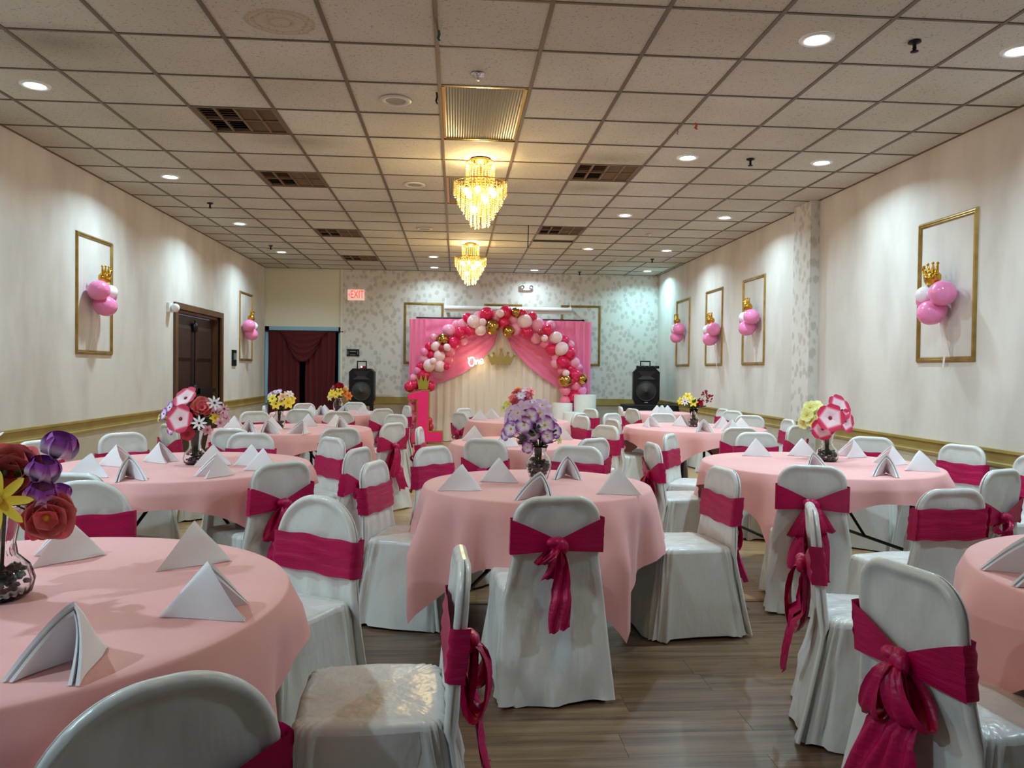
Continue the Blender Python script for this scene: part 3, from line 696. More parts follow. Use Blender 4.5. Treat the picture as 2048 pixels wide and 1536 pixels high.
# balloon garland (balloons tied to one another)
G = [(175,950,45,'R'),(225,930,40,'R'),(355,945,45,'R'),(305,850,50,'R'),(248,808,32,'B'),(350,760,50,'W'),(440,770,48,'W'),(383,722,27,'W'),(305,705,38,'P'),
 (270,770,35,'R'),(365,660,35,'R'),(440,675,48,'W'),(515,715,42,'C'),(530,640,42,'C'),(305,640,32,'B'),(350,590,35,'R'),(408,590,38,'W'),(460,607,26,'D'),(508,600,30,'W'),
 (470,530,50,'G'),(390,510,28,'P'),(568,560,52,'R'),(530,450,52,'P'),(655,540,38,'P'),(627,470,48,'R'),(718,455,45,'R'),(650,395,45,'P'),(590,400,35,'P'),(692,335,40,'R'),
 (750,370,55,'W'),(808,440,50,'W'),(825,375,30,'W'),(790,320,40,'P'),(860,305,58,'R'),(912,418,60,'G'),(955,330,50,'P'),(1015,385,48,'R'),(1033,285,52,'R'),(1055,455,50,'G'),
 (1103,340,52,'P'),(1120,290,40,'G'),(1120,435,50,'P'),(1180,300,38,'R'),(1200,368,60,'W'),(1265,325,42,'R'),(1315,400,58,'P'),(1218,470,52,'R'),(1405,448,48,'R'),(1340,470,25,'D'),
 (1300,520,45,'P'),(1375,518,28,'W'),(1478,512,50,'W'),(1545,540,45,'R'),(1380,570,35,'C'),(1440,620,50,'R'),(1528,612,55,'W'),(1600,650,55,'R'),(1605,575,35,'P'),(1480,690,38,'P'),
 (1540,730,58,'R'),(1640,738,48,'P'),(1475,745,40,'P'),(1605,790,35,'R'),(1535,810,40,'C'),(1568,830,28,'W'),(1680,780,35,'B'),(1650,850,55,'R'),(1558,895,55,'G'),(1712,885,45,'G'),
 (1648,940,48,'C'),(1560,985,42,'C'),(1705,985,42,'B'),(1640,1040,50,'R'),(1560,1080,45,'C'),(1600,1130,40,'R'),(345,1255,32,'R'),(350,1310,36,'R'),(205,1130,42,'C'),(205,1230,38,'C'),
 (240,1040,44,'C'),(290,950,40,'C'),(215,870,34,'P'),(430,840,46,'T'),(1430,400,38,'P'),(505,770,30,'R'),(1500,590,34,'C'),(1620,900,36,'R'),(700,400,34,'P'),(980,300,34,'W')]
gl = thing('balloon_garland', 'arched garland of pink, red, white and gold balloons on backdrop', 'balloon garland', (.835, 14.3, 1.0))
rg = random.Random(3)
for x, y, r, k in G:
    yy = 14.2 - (.08 if k in 'GWD' else 0) + (.06 if k in 'PB' else 0) - (.1 if r < 33 else 0) + rg.uniform(-.04, .04)
    p = bd(x, y, yy); d = (rg.uniform(-1, 1), -.5, rg.uniform(-.6, 1))
    put_balloon(gl, (p.x-.835, p.y-14.3, p.z-1.0), r/4.452*yy/FPX*1.1, k, d)

# crown on the backdrop
cp = [(905,760),(865,672),(880,664),(910,690),(922,655),(960,690),(985,625),(995,625),(1020,690),(1048,655),(1075,692),(1100,672),(1112,678),(1072,760),(1030,748),(945,748)]
pw = [bd(x, y, 14.38) for x, y in cp]
t = thing('crown_sign', 'flat gold crown cutout hanging on white backdrop', 'crown', (pw[0].x+.3, 14.38, 1.7))
o3 = Vector((pw[0].x+.3, 14.38, 1.7))
bmx = MB(); bmx.prism([((p-o3).x, (p-o3).z) for p in pw], -.012, .012); bmx.build('crown_plate', M_crown, t)
for x, y in ((872, 666), (920, 650), (990, 618), (1050, 650), (1108, 670)):
    p = bd(x, y, 14.37)-o3; MB().ball(p, .03, 10, 8, (1, .6, 1)).build('crown_ball', M_crown, t)
# neon One
t = thing('neon_sign', 'glowing cursive neon sign reading One on white backdrop', 'neon sign', (0, 14.36, 0))
def stroke(pts): return [bd(x, y, 14.36)-Vector((0, 14.36, 0)) for x, y in pts]
def smooth(pts, n=5):
    out = []
    P = [pts[0]]+pts+[pts[-1]]
    for i in range(1, len(P)-2):
        for k in range(n):
            u = k/n; a, b, c, d = P[i-1], P[i], P[i+1], P[i+2]
            out.append(tuple(.5*((2*b[q])+(-a[q]+c[q])*u+(2*a[q]-5*b[q]+4*c[q]-d[q])*u*u+(-a[q]+3*b[q]-3*c[q]+d[q])*u**3) for q in (0, 1)))
    return out+[pts[-1]]
for nm, q in (('letter_o', [(735, 690), (712, 700), (702, 735), (718, 765), (742, 758), (752, 725), (742, 692), (722, 688), (700, 705), (698, 690)]),
              ('letter_n', [(760, 712), (768, 752), (770, 728), (782, 712), (790, 722), (792, 746), (800, 742)]),
              ('letter_e', [(800, 740), (814, 731), (827, 717), (820, 703), (807, 709), (802, 728), (811, 746), (834, 734)])):
    MB().tube(stroke(smooth(q)), .009, 8).build(nm, M_neon, t)
nl = bpy.data.lights.new('neon_glow', 'POINT'); nl.energy = .9; nl.color = (1, .85, .45); nl.shadow_soft_size = .12
p = bd(768, 728, 14.25); inst('neon_glow', nl, t, p-Vector((0, 14.36, 0)))
# number one
t = thing('number_one_prop', 'large hot pink number one with gold glitter edge and small crown', 'number prop', (-.5, 14.0, 0))
def q1(x, y): p = aty(780+x/4.452, 560+y/4.452, 14.0); return (p.x+.5, max(0, p.z))
one = [q1(190, 1450), q1(470, 1450), q1(470, 1345), q1(345, 1345), q1(352, 975), q1(285, 978), q1(150, 1015), q1(155, 1070), q1(235, 1070), q1(235, 1345), q1(190, 1345)]
MB().prism(one, 0, .14).build('gold_edge_body', M_glit, t)
cxm = sum(p[0] for p in one)/len(one); 
ins = []
n = len(one)
for i in range(n):
    a, b, c = Vector(one[i-1]), Vector(one[i]), Vector(one[(i+1) % n])
    d1 = (b-a).normalized(); d2 = (c-b).normalized(); n1 = Vector((-d1.y, d1.x)); n2 = Vector((-d2.y, d2.x)); bis = (n1+n2); bis = bis/max(.3, bis.length_squared)*2
    q = b+bis*.018; ins.append((q.x, q.y))
MB().prism(ins, -.012, .001).build('pink_face', M_hot, t)
c0 = q1(295, 975); 
crp = [(-.08, 0), (.08, 0), (.125, .25), (.075, .13), (.045, .27), (.0, .14), (-.045, .27), (-.075, .13), (-.125, .25)]
MB().prism([(c0[0]+x, c0[1]+z) for x, z in crp], .05, .075).build('crown', mat('crown_green_gold', rgb(170, 160, 62), .4, .4), t)
# pedestals
def pedestal(x, y, r, h, label):
    t = thing('pedestal', label, 'pedestal', (x, y, 0), 0, 'white cylinder pedestals')
    MB().lathe([(r, 0), (r, h-.012), (r-.006, h-.002)], 40).build('side', M_white, t); MB().lathe([(r-.006, h-.002), (0, h)], 40).build('top', M_white, t)
p = aty(1125, 804, 14.1); pedestal(p.x, 14.1, .185, .765, 'shorter white cylinder pedestal beside right garland end')
p = aty(1170, 788, 14.1); pedestal(p.x, 14.1, .205, .92, 'tallest white cylinder pedestal right of the balloon garland')
p = aty(1146, 822, 13.65); pedestal(p.x, 13.65, .18, .62, 'lowest white cylinder pedestal standing in front of other two')

# ================================================================== SPEAKERS
def speaker(loc, rz, sx, sz, label, knobs=False):
    t = thing('loudspeaker', label, 'speaker', loc, rz, 'black loudspeakers')
    h = sx/2; c = sx*.16; d = .34
    oc = [(-h+c*.6, 0), (h-c*.6, 0), (h, c*1.2), (h, sz-c*.9), (h-c*.9, sz), (-h+c*.9, sz), (-h, sz-c*.9), (-h, c*1.2)]
    mb = MB(); n = len(oc)
    mb.prism(oc, -d/2, d/2); mb.build('cabinet', M_black, t)
    zc = sz*.36; rr = sx*.37
    MB().lathe([(rr, 0), (rr+.012, .008), (rr-.004, .012), (rr-.02, .004)], 30).build('woofer_rim', M_cone, t, (0, -d/2, zc)).rotation_euler = (R(90), 0, 0)
    MB().lathe([(rr-.015, .006), (rr*.86, .012), (rr*.3, .002), (rr*.27, .012), (0, .026)], 30).build('woofer_cone', M_cone, t, (0, -d/2, zc)).rotation_euler = (R(90), 0, 0)
    hz0, hz1 = sz*.70, sz*.93
    MB().box((-h*.78, -d/2-.012, hz0-.02), (h*.78, -d/2, hz0)).box((-h*.78, -d/2-.012, hz1), (h*.78, -d/2, hz1+.015)).build('horn_lip', M_black, t)
    MB().add([(-h*.7, -d/2-.011, hz0), (h*.7, -d/2-.011, hz0), (h*.3, -d/2-.001, lerp(hz0, hz1, .5)-.02), (-h*.3, -d/2-.001, lerp(hz0, hz1, .5)-.02), (-h*.7, -d/2-.002, hz1), (h*.7, -d/2-.002, hz1)], [(0, 1, 2, 3), (3, 2, 5, 4)]).build('horn', mat('horn_black', rgb(26, 26, 28), .35), t)
    MB().tube([(-h*.42, 0, sz-.02), (-h*.42, 0, sz+.13), (h*.3, 0, sz+.13), (h*.3, 0, sz-.02)], .014, 6).build('pull_handle', M_black, t)
    if knobs:
        MB().box((-h*.75, -d/2+.02, sz), (h*.95, .05, sz+.05)).build('control_box', M_black, t)
        for k in range(4): MB().lathe([(.016, 0), (.022, .004), (.016, .008)], 12).build('knob_ring', M_chrome, t, (-h*.5+k*h*.36, -d/2+.018, sz+.025)).rotation_euler = (R(90), 0, 0)
    else:
        MB().box((-h*.15, -.05, sz), (h*.35, .05, sz+.045)).build('microphone_box', mat('mic_box', rgb(90, 20, 24), .4), t)
        MB().ball((-h*.05, -.06, sz+.03), .014, 8, 6).build('indicator_light', mat('red_led', (1, .2, .2, 1), .4, emit=(1, .25, .25, 1), es=6), t)
    MB().box((-.03, -d/2-.004, sz*.045), (.03, -d/2, sz*.06)).build('badge', M_chrome, t)
YS = 14.35
a = aty(724.5, 808, YS); sw_ = aty(749, 770, YS).x-aty(700, 770, YS).x
hs = aty(724, 737, YS).z-a.z
speaker((a.x, YS, a.z), 0, sw_, hs, 'black loudspeaker left of the backdrop under the plaque')
t = thing('speaker_stand', 'plain black stand under the left loudspeaker', 'stand', (a.x, YS, 0)); MB().box((-.2, -.15, a.z-.03), (.2, .15, a.z)).build('shelf', M_black, t)
for x in (-.17, .17):
    for y in (-.12, .12): MB().box((x-.02, y-.02, 0), (x+.02, y+.02, a.z-.03)).build('leg', M_black, t)
YS = 13.9
a = aty(1291, 808, YS); sw_ = (aty(1316, 770, YS).x-aty(1265, 770, YS).x)
hs = aty(1291, 737, YS).z-a.z
speaker((a.x, YS, a.z), R(-10), sw_, hs, 'black loudspeaker with knobs in the far right corner', True)
t = thing('draped_table', 'black cloth covered table in the far right corner under speaker', 'table', (3.55, 13.7, 0))
rows = []
for z, s in ((a.z-.005, 0), (a.z-.02, .004), (.4, .02), (.01, .035)):
    rows.append([((.40+s+.006*sin(9*q)*(s > .01))*cx_, (.32+s)*cy_, z) for q, (cx_, cy_) in enumerate([(-1.3, -1), (-.9, -1), (-.5, -1), (-.1, -1), (.3, -1), (.7, -1), (.95, -1), (.95, -.5), (.95, 0), (.95, .5), (.95, 1), (.4, 1), (-.2, 1), (-.8, 1), (-1.3, 1), (-1.3, .3), (-1.3, -.4)])])
mb = MB(); mb.grid(rows, True); mb.fan(rows[0], (0, 0, a.z-.004), True, False); mb.build('black_drape', M_blackcloth, t)

# ================================================================== TABLES
M_tab = mat('table_top', rgb(196, 190, 178), .5)
TZ = .745
TB = {'T1': (-1.2, 2.03, .76, 20), 'T2': (-1.66, 4.83, .76, 12), 'T3': (.435, 4.06, .6, -17), 'T4': (2.43, 5.0, .76, 5), 'T5': (2.34, 2.04, .76, 33), 'T6': (-1.6, 7.75, .76, 30),
      'T7': (-1.72, 10.6, .76, 20), 'T8': (.57, 6.42, .61, 15), 'T9': (.75, 9.25, .61, 10), 'T10': (2.62, 8.3, .76, 8), 'T11': (2.99, 11.3, .52, 20)}
TDESC = {'T1': 'the front left table', 'T2': 'the red blossom table', 'T3': 'the lilac orchid table', 'T4': 'the red petunia table', 'T5': 'the right edge table',
         'T6': 'the yellow lily table', 'T7': 'the far left orange flower table', 'T8': 'the second centre table', 'T9': 'the table nearest the backdrop',
         'T10': 'the red berry table', 'T11': 'the far right corner table'}
def cloth(Rt, half, seed):
    rnd = random.Random(seed); n = 144; rows = []
    ph = [rnd.random()*6.28 for _ in range(6)]
    def drop(th):
        m = max(abs(cos(th)), abs(sin(th))); L = half/m-Rt
        return min(max(.03, L), .66)
    for fr in (0.02, .3, .6, .85, .95): rows.append([(Rt*fr*cos(2*pi*i/n), Rt*fr*sin(2*pi*i/n), .003+.0012*sin(7*fr+3*2*pi*i/n+ph[0])) for i in range(n)])
    for k in range(1, 4):
        a = k/4*pi/2; rows.append([((Rt-.014+.016*sin(a))*cos(2*pi*i/n), (Rt-.014+.016*sin(a))*sin(2*pi*i/n), .003-.016*(1-cos(a))) for i in range(n)])
    for q in range(1, 11):
        t = q/10; row = []
        for i in range(n):
            th = 2*pi*i/n; d = drop(th)*t
            cor = abs(sin(2*th))**3                         # 1 at the cloth corners
            w = .6*sin(11*th+ph[1]+.8*sin(3*th))+.5*sin(17*th+ph[2])+.35*sin(27*th+ph[3])
            c2 = cos(10*(th-(pi/4+pi/2*math.floor(th/(pi/2)))))
            dd = min(1, d/.3)
            r = Rt+.004+.016*min(1, d/.05) + dd*(.026+.046*w*(1-.5*cor)+.07*cor*c2)
            row.append((r*cos(th), r*sin(th), -.012-d*(1-.06*cor)))
        rows.append(row)
    mb = MB(); mb.grid(rows, True); mb.fan(rows[0], (0, 0, .003), True); return mb
def table(key):
    x, y, Rt, rot = TB[key]
    t = thing('folding_table', 'round folding table on dark metal legs under pink cloth, '+TDESC[key], 'table', (x, y, 0), R(rot), 'round folding tables')
    r2 = Rt-.022
    MB().lathe([(0, .700), (r2-.03, .700), (r2, .712), (r2, .736), (r2-.01, TZ-.004), (0, TZ-.004)], 48).build('tabletop', M_tab, t)
    q = Rt*.62
    for sx in (-1, 1):
        for sy in (-1, 1):
            MB().tube([(sx*q*.75, sy*q, 0), (sx*q*.75, sy*q, .70)], .016, 8).build('leg', M_legb, t)
        MB().tube([(sx*q*.75, -q, .25), (sx*q*.75, q, .25)], .011, 6).build('stretcher', M_legb, t)
        MB().tube([(sx*q*.75, 0, .25), (sx*q*.1, 0, .69)], .01, 6).build('brace', M_legb, t)
    c = cloth(Rt, .885 if Rt > .55 else .75, sum(map(ord, key))).build('tablecloth', M_pink, None, (x, y, TZ), R(rot))
    tag(c, 'pink square cloth draped over '+TDESC[key], 'tablecloth', 'pink tablecloths')
for k in TB: table(k)

# ================================================================== CHAIRS
CH = .84
def ymid(z): return -.195-.04*(z-.42)/.42 if z > .42 else -.195-.085*((.42-z)/.42)**1.15
def backrest(W, rc, seed):
    """cover over the backrest frame, its rear panel falling on to the floor"""
    ph = random.Random(seed).random()*6
    def hw(z):
        if z > CH-rc: return W-rc+math.sqrt(max(0, rc*rc-(z-(CH-rc))**2))
        if z < .42: return lerp(W+.028, .242, (.42-z)/.42)
        return W+.028*max(0, (.58-z)/.16)
    def dist(x, z):
        x = abs(x); cx, cz = W-rc, CH-rc
        if x > cx and z > cz: return rc-math.hypot(x-cx, z-cz)
        return min(hw(z)-x, CH-z)
    rim = .019
    def half(d, z):
        if z < .42: return min(.010, .004+d)
        if d < rim: return rim*math.sqrt(max(0, 1-((rim-d)/rim)**2))
        return lerp(rim, .006, min(1, (d-rim)/.02))
    zs = [.012, .05, .1, .15, .2, .25, .3, .35, .4, .43, .46, .5, .54, .58, .62, .66, .69, .72, .745, .765, .78, .79, .80, .81, .818, .825, .831, .836, .8395]
    us = [sin(pi/2*k/16) for k in range(-16, 17)]
    F, B = [], []
    for z in zs:
        w_ = hw(z); f, b = [], []
        lo = max(0, min(1, (.5-z)/.3))
        for u in us:
            x = u*w_; d = max(0, dist(x, z)); h = half(d, z); ins = min(1, d/.06)
            wr = ins*(.0026*sin(30*x+24*z+ph)+.0018*sin(64*x-36*z+2*ph)+.003*max(0, (abs(x)-.1)/.1)*sin(90*abs(x)-50*z))
            wr += lo*ins*(.009*sin(9*abs(x)*1.6-16*z+ph)+.006*sin(26*x+19*z+ph*3)+.003*sin(60*x-22*z))
            wr += ins*.004*max(0, 1-abs(z-.45)/.12)*sin(55*z+16*abs(x)+ph)
            pl = ins*.0045*max(0, min(1, (.58-z)/.06))*sin(62*x+ph+3*sin(9*z))*(z > .42)
            f.append((x, ymid(z)+h*(.6 if z < .42 else 1)+wr*.6+pl, z)); b.append((x, ymid(z)-h+wr, z+(.005*sin(14*x+ph) if z < .02 else 0)))
        F.append(f); B.append(b[::-1])
    rows = [f+b for f, b in zip(F, B)]
    mb = MB(); mb.grid(rows, True)
    top = rows[-1]; mb.add(top, [tuple(range(len(top)))], None, True)
    return mb.mesh('backrest_cover', M_cover)
def skirt(seed):
    rnd = random.Random(seed); n = 96; ph = [rnd.random()*6.28 for _ in range(8)]
    zs = [.435, .42, .39, .34, .28, .21, .14, .08, .035, .01]; rows = []
    def ringpt(th, hx, y0, y1, e):
        c, s_ = cos(th), sin(th); cy, hy = (y0+y1)/2, (y1-y0)/2
        return (hx*math.copysign(abs(c)**e, c), cy+hy*math.copysign(abs(s_)**e, s_))
    seat = []
    for z in zs:
        t = 1-z/.435; row = []
        hx = lerp(.208, .236, t**1.2); y0 = lerp(-.188, -.274, t); y1 = lerp(.20, .255, t**1.1)
        for i in range(n):
            th = 2*pi*i/n; x, y = ringpt(th, hx, y0, y1, .22)
            a = t**.8*(.013 if y > -.2 else .004)
            f = a*(sin(11*th+ph[0]+2*t)+.7*sin(19*th+ph[1]-3*t)+.5*sin(31*th+ph[2]))
            g = .010*math.exp(-((t-.1)/.12)**2)*sin(24*th+ph[3])
            diag = 0
            nx, ny = cos(th), sin(th)
            row.append((x+nx*(f+g), y+ny*(f+g)+diag, z+(.006*sin(7*th+ph[5]) if z < .02 else 0)))
        rows.append(row)
    mb = MB(); mb.grid([r[::-1] for r in rows], True)
    sk = mb.mesh('skirt', M_cover)
    sb = MB(); srows = [rows[0]]
    for s_, z in ((.985, .447), (.95, .455), (.86, .459), (.6, .462), (.3, .464)):
        srows.append([(p[0]*s_, (p[1]+.014)*s_-.014, z+.002*sin(17*p[0]+13*p[1]+ph[6])) for p in rows[0]])
    sb.grid(srows, True); sb.fan(srows[-1], (0, -.014, .464))
    return sk, sb.mesh('seat_cover', M_cover)
SASH0, SASH1 = .562, .705
def band_front(W, seed, sg=1):
    rnd = random.Random(seed); rows = []; ph = rnd.random()*6
    for j in range(9):
        v = j/8; row = []
        for i in range(33):
            u = i/32*2-1
            z = lerp(SASH0, SASH1, v)+.004*sin(3*u+ph)+.003*sin(9*u+ph*2+v*5)
            w_ = W+.011; yy = ymid(z)
            if abs(u) < .84: x = u/.84*(w_-.006); y = yy+.0255
            else:
                a = (abs(u)-.84)/.16; x = math.copysign(w_-.006+.006*min(1, a*2), u); y = yy+.0255-.053*a
            y += .0035*sin(v*5*2*pi+2*u+.8*sin(4*u+ph)) if 0 < j < 8 else 0
            row.append((x, yy+sg*(y-yy), z))
        rows.append(row)
    return MB().grid(rows).mesh('sash_band', M_sash)
KZ = .602
def wing(W, s, kz=KZ):
    rows = []
    for j in range(9):
        v = j/8; row = []
        for i in range(15):
            u = i/14; q = u**1.15
            z0, z1 = lerp(SASH0, kz-.026, q), lerp(SASH1, kz+.024, q)
            z = lerp(z0, z1, v); x = s*lerp(W+.011, .012, u)
            y = ymid(z)-lerp(.0265, .038, sin(u*pi/2))-.005*sin(v*4*2*pi)*(.4+.8*sin(pi*u))
            row.append((x, y, z))
        rows.append(row if s < 0 else row[::-1])
    return MB().grid(rows).mesh('sash_wing', M_sash)
def knot():
    mb = MB(); y = ymid(KZ)-.045
    mb.ball((0, y, KZ), .036, 12, 8, (1.0, .75, .95)); mb.ball((-.022, y-.008, KZ+.012), .026, 10, 8, (1.2, .8, .8)); mb.ball((.02, y-.01, KZ-.006), .024, 10, 8, (.9, .8, 1.2))
    return mb.mesh('sash_knot', M_sash)
def tail(x, ln, wd, seed, sway=.02):
    rnd = random.Random(seed); ph = rnd.random()*6; pts = []
    for k in range(13):
        t = k/12; z = KZ-.015-ln*t
        yb = ymid(max(z, .42))-.05 if z > .42 else lerp(-.26, -.315, (.42-z)/.42)-.03
        pts.append((x*(.3+.9*t)+sway*sin(4*t+ph)*t, min(yb, ymid(KZ)-.05)-.01*sin(5*t+ph), z))
    rows = ribbon(pts, lambda t: lerp(.03, wd, min(1, t*2.2))*(1+.08*sin(9*t+ph)), (1, .0, 0), .010, 2, 13)
    rows[-1] = [(p[0], p[1], p[2]+.022*(k/12)+.006*sin(k*1.1+ph)) for k, p in enumerate(rows[-1])]
    return MB().grid(rows).mesh('sash_tail', M_sash)
def loop(s, ln, wd):
    pts = []
    for k in range(17):
        a = 2*pi*k/16
        pts.append((s*(.012+.055*(1-cos(a))*.6), ymid(KZ)-.062-.035*sin(a), KZ-.01-ln*.5*(1-cos(a))))
    rows = ribbon(pts, lambda t: lerp(.03, wd, sin(pi*t)), (1, .25*s, .1), .006, 2, 9)
    return MB().grid(rows).mesh('sash_loop', M_sash)
def frame_leg(x, y0, y1):
    return MB().tube([(x, y0, 0), (x, y1, .43)], .012, 6).mesh('leg', M_legb)
V = []
for v, (W, rc) in enumerate(((.183, .105), (.205, .19))):
    for s in range(3):
        sk, st = skirt(10*v+s)
        V.append({'back': backrest(W, rc, 10*v+s), 'skirt': sk, 'seat': st, 'band': band_front(W, s), 'bandb': band_front(W, s+5, -1), 'wl': wing(W, -1), 'wr': wing(W, 1)})
KN = knot()
TL = {'A': [tail(.012, .33, .085, 1), tail(-.025, .13, .075, 2)], 'B': [tail(.05, .42, .12, 3, .03), tail(-.045, .34, .11, 4, .03)], 'C': [tail(.02, .40, .14, 5), tail(-.03, .26, .12, 6)]}
LP = {'A': [loop(-1, .06, .05)], 'B': [loop(-1, .17, .11), loop(1, .14, .10)], 'C': [loop(-1, .28, .13)]}
LEGS = [frame_leg(x, y0, y1) for x in (-.18, .18) for y0, y1 in ((-.235, -.17), (.215, .15))]
SDZ = {1115: .045, 1625: .02, 1905: .045, 2005: -.03, 565: .01, 1448: .0, 865: .015, 1815: -.015, 640: -.02, 1156: .02}
def chair(px, py, az, tb, kind, shape, view, label):
    p = atz(px, py, CH); a = R(az)
    x = p.x + .235*sin(a); y = p.y + .235*cos(a)
    t = thing('banquet_chair', label, 'chair', (x, y, 0), -a, 'white covered chairs with magenta sashes')
    vv = V[shape*3+(int(px) % 3)]
    inst('backrest_cover', vv['back'], t); inst('seat_cover', vv['seat'], t); inst('skirt', vv['skirt'], t)
    dz = SDZ.get(px, ((px*7) % 5-2)*.006); L0 = (0, -.0952*dz, dz)
    inst('sash_band', vv['band'], t, L0)
    if kind == 'N':
        inst('sash_band', vv['bandb'], t, L0)
    else:
        inst('sash_wing', vv['wl'], t, L0); inst('sash_wing', vv['wr'], t, L0); inst('sash_knot', KN, t, L0)
        for m in TL[kind]: inst('sash_tail', m, t, L0)
        for m in LP[kind]: inst('sash_loop', m, t, L0)
    for m in LEGS: inst('leg', m, t)
    return t
CHAIRS = [
 (330,1352,-35,'T1','A',1,'b'),(925,1103,-93,'T1','B',0,'s'),(640,990,-148,'T1','B',1,'f'),(165,960,160,'T1','A',1,'f'),
 (144,945,13,'T2','A',0,'b'),(565,923,-45,'T2','B',0,'b'),(665,874,-130,'T2','A',0,'f'),(718,895,-70,'T2','A',0,'b'),(245,865,136,'T2','A',0,'f'),(75,880,110,'T2','A',0,'f'),(502,865,180,'T2','A',0,'f'),
 (462,857,14,'T6','A',0,'b'),(337,848,46,'T6','A',0,'b'),(681,855,-26,'T6','A',0,'b'),(509,822,146,'T6','A',0,'f'),(787,845,-55,'T6','C',0,'b'),(793,828,-140,'T6','A',0,'f'),
 (528,811,80,'T7','A',0,'s'),(600,818,14,'T7','A',0,'b'),(677,822,-8,'T7','A',0,'b'),(765,817,-42,'T7','B',0,'b'),(608,806,140,'T7','A',0,'f'),(710,804,190,'T7','A',0,'f'),(815,811,-110,'T7','A',0,'f'),
 (747,922,107,'T3','A',0,'f'),(865,892,130,'T3','A',0,'f'),(1115,992,-6,'T3','A',0,'b'),(1448,935,-98,'T3','B',0,'f'),(1156,891,203,'T3','A',0,'f'),
 (838,854,95,'T8','A',0,'s'),(970,877,28,'T8','A',0,'b'),(1188,876,-37,'T8','A',0,'b'),(1214,850,-120,'T8','A',0,'f'),
 (920,824,58,'T9','A',0,'b'),(927,816,130,'T9','A',0,'f'),(1160,826,-50,'T9','A',0,'b'),(1165,831,-110,'T9','A',0,'f'),(1182,817,-115,'T9','A',0,'f'),
 (1225,838,75,'T10','B',0,'b'),(1223,826,140,'T10','A',0,'f'),(1324,826,183,'T10','A',0,'f'),(1481,854,0,'T10','A',0,'b'),(1595,850,-35,'T10','A',0,'b'),(1578,838,-90,'T10','A',0,'s'),(1500,830,215,'T10','A',0,'f'),
 (1466,821,-120,'T11','A',0,'s'),(1447,817,-100,'T11','A',0,'f'),(1241,813,95,'T11','A',0,'s'),(1265,817,70,'T11','A',0,'b'),
 (1625,930,20,'T4','B',0,'b'),(1304,885,87,'T4','B',0,'b'),(1339,867,122,'T4','A',0,'f'),(1512,864,185,'T4','A',0,'f'),(1742,873,213,'T4','A',0,'f'),(1926,889,248,'T4','A',0,'f'),(2005,938,-25,'T4','A',0,'b'),(1905,977,-9,'T4','N',0,'b'),(2078,912,262,'T4','A',0,'f'),
 (1622,1010,112,'T5','C',0,'s'),(1815,1130,78,'T5','B',0,'b')]
VIEW = {'b': 'seen from behind', 'f': 'showing its front', 's': 'seen edge on'}
by = {}
for c in CHAIRS: by.setdefault(c[3], []).append(c)
for tb, L_ in by.items():
    L_.sort(key=lambda c: c[0])
    for k, c in enumerate(L_):
        chair(*c, 'white covered chair %s, %s at %s' % (VIEW[c[6]], ORD[k], TDESC[tb]))

# ================================================================== NAPKINS
def napkin(seed):
    rnd = random.Random(seed); H, Wd = .128, .088*(1+rnd.uniform(-.15, .15)); th = .006
    def shell(off):
        rows = []
        for j in range(9):
            s = .03+.97*j/8; row = []
            for i in range(17):
                u = i/16*2-1; au = abs(u)
                x = math.copysign((Wd-off*1.4)*s*(au**.97), u)+.004*sin(6*s+3*u)
                z = (H-off*1.6)*s*(1-au**1.3)+.0
                y = -.115*(1-s)+.085*s*au*(.6+.4*au)-.006*(1-au)*s
                row.append((x, y, max(0.0005, z)))
            rows.append(row)
        return rows
    A, B = shell(0), shell(th)
    mb = MB(); mb.grid(A); mb.grid([r[::-1] for r in B])
    mb.grid([A[-1], B[-1]]); mb.grid([[r[0] for r in A], [r[0] for r in B]]); mb.grid([[r[-1] for r in B], [r[-1] for r in A]])
    # second folded layer inside the opening
    C = shell(th*1.9); D = shell(th*2.8)
    mb.grid(C[3:]); mb.grid([r[::-1] for r in D[3:]]); mb.grid([C[-1], D[-1]])
    return mb.mesh('napkin', M_nap)
NM = [napkin(k) for k in range(4)]
NAPS = {'T1': [(130,1038,-115),(385,1045,-100),(420,1127,78),(150,1215,190)],
 'T2': [(182,908,-70),(235,890,90),(222,920,150),(320,885,100),(425,890,-90),(447,912,-130),(505,890,70),(528,898,75)],
 'T3': [(923,930,-65),(1000,917,80),(1135,912,185),(1245,938,75),(1082,952,205)],
 'T4': [(1513,878,85),(1605,878,95),(1627,905,180),(1705,880,-90),(1782,892,-80),(1773,910,210),(1840,902,80)],
 'T5': [(2044,1072,-90),(2052,1096,-100)],
 'T6': [(470,832,80),(478,841,170),(519,843,150),(543,834,-90),(618,828,80),(610,843,210),(671,829,-90),(680,833,150)],
 'T7': [(616,812,80),(633,814,170),(650,810,90),(703,813,170),(716,815,200),(749,811,-80)],
 'T8': [(950,852,90),(1010,862,-90),(1125,850,90)],
 'T9': [(961,819,90),(983,817,110),(1098,821,80)],
 'T10': [(1300,831,150),(1363,830,120),(1416,843,190),(1444,833,-90),(1471,840,-90),(1483,836,90)],
 'T11': [(1313,814,90),(1346,816,100),(1360,814,90),(1371,821,-90)]}
nk = 0
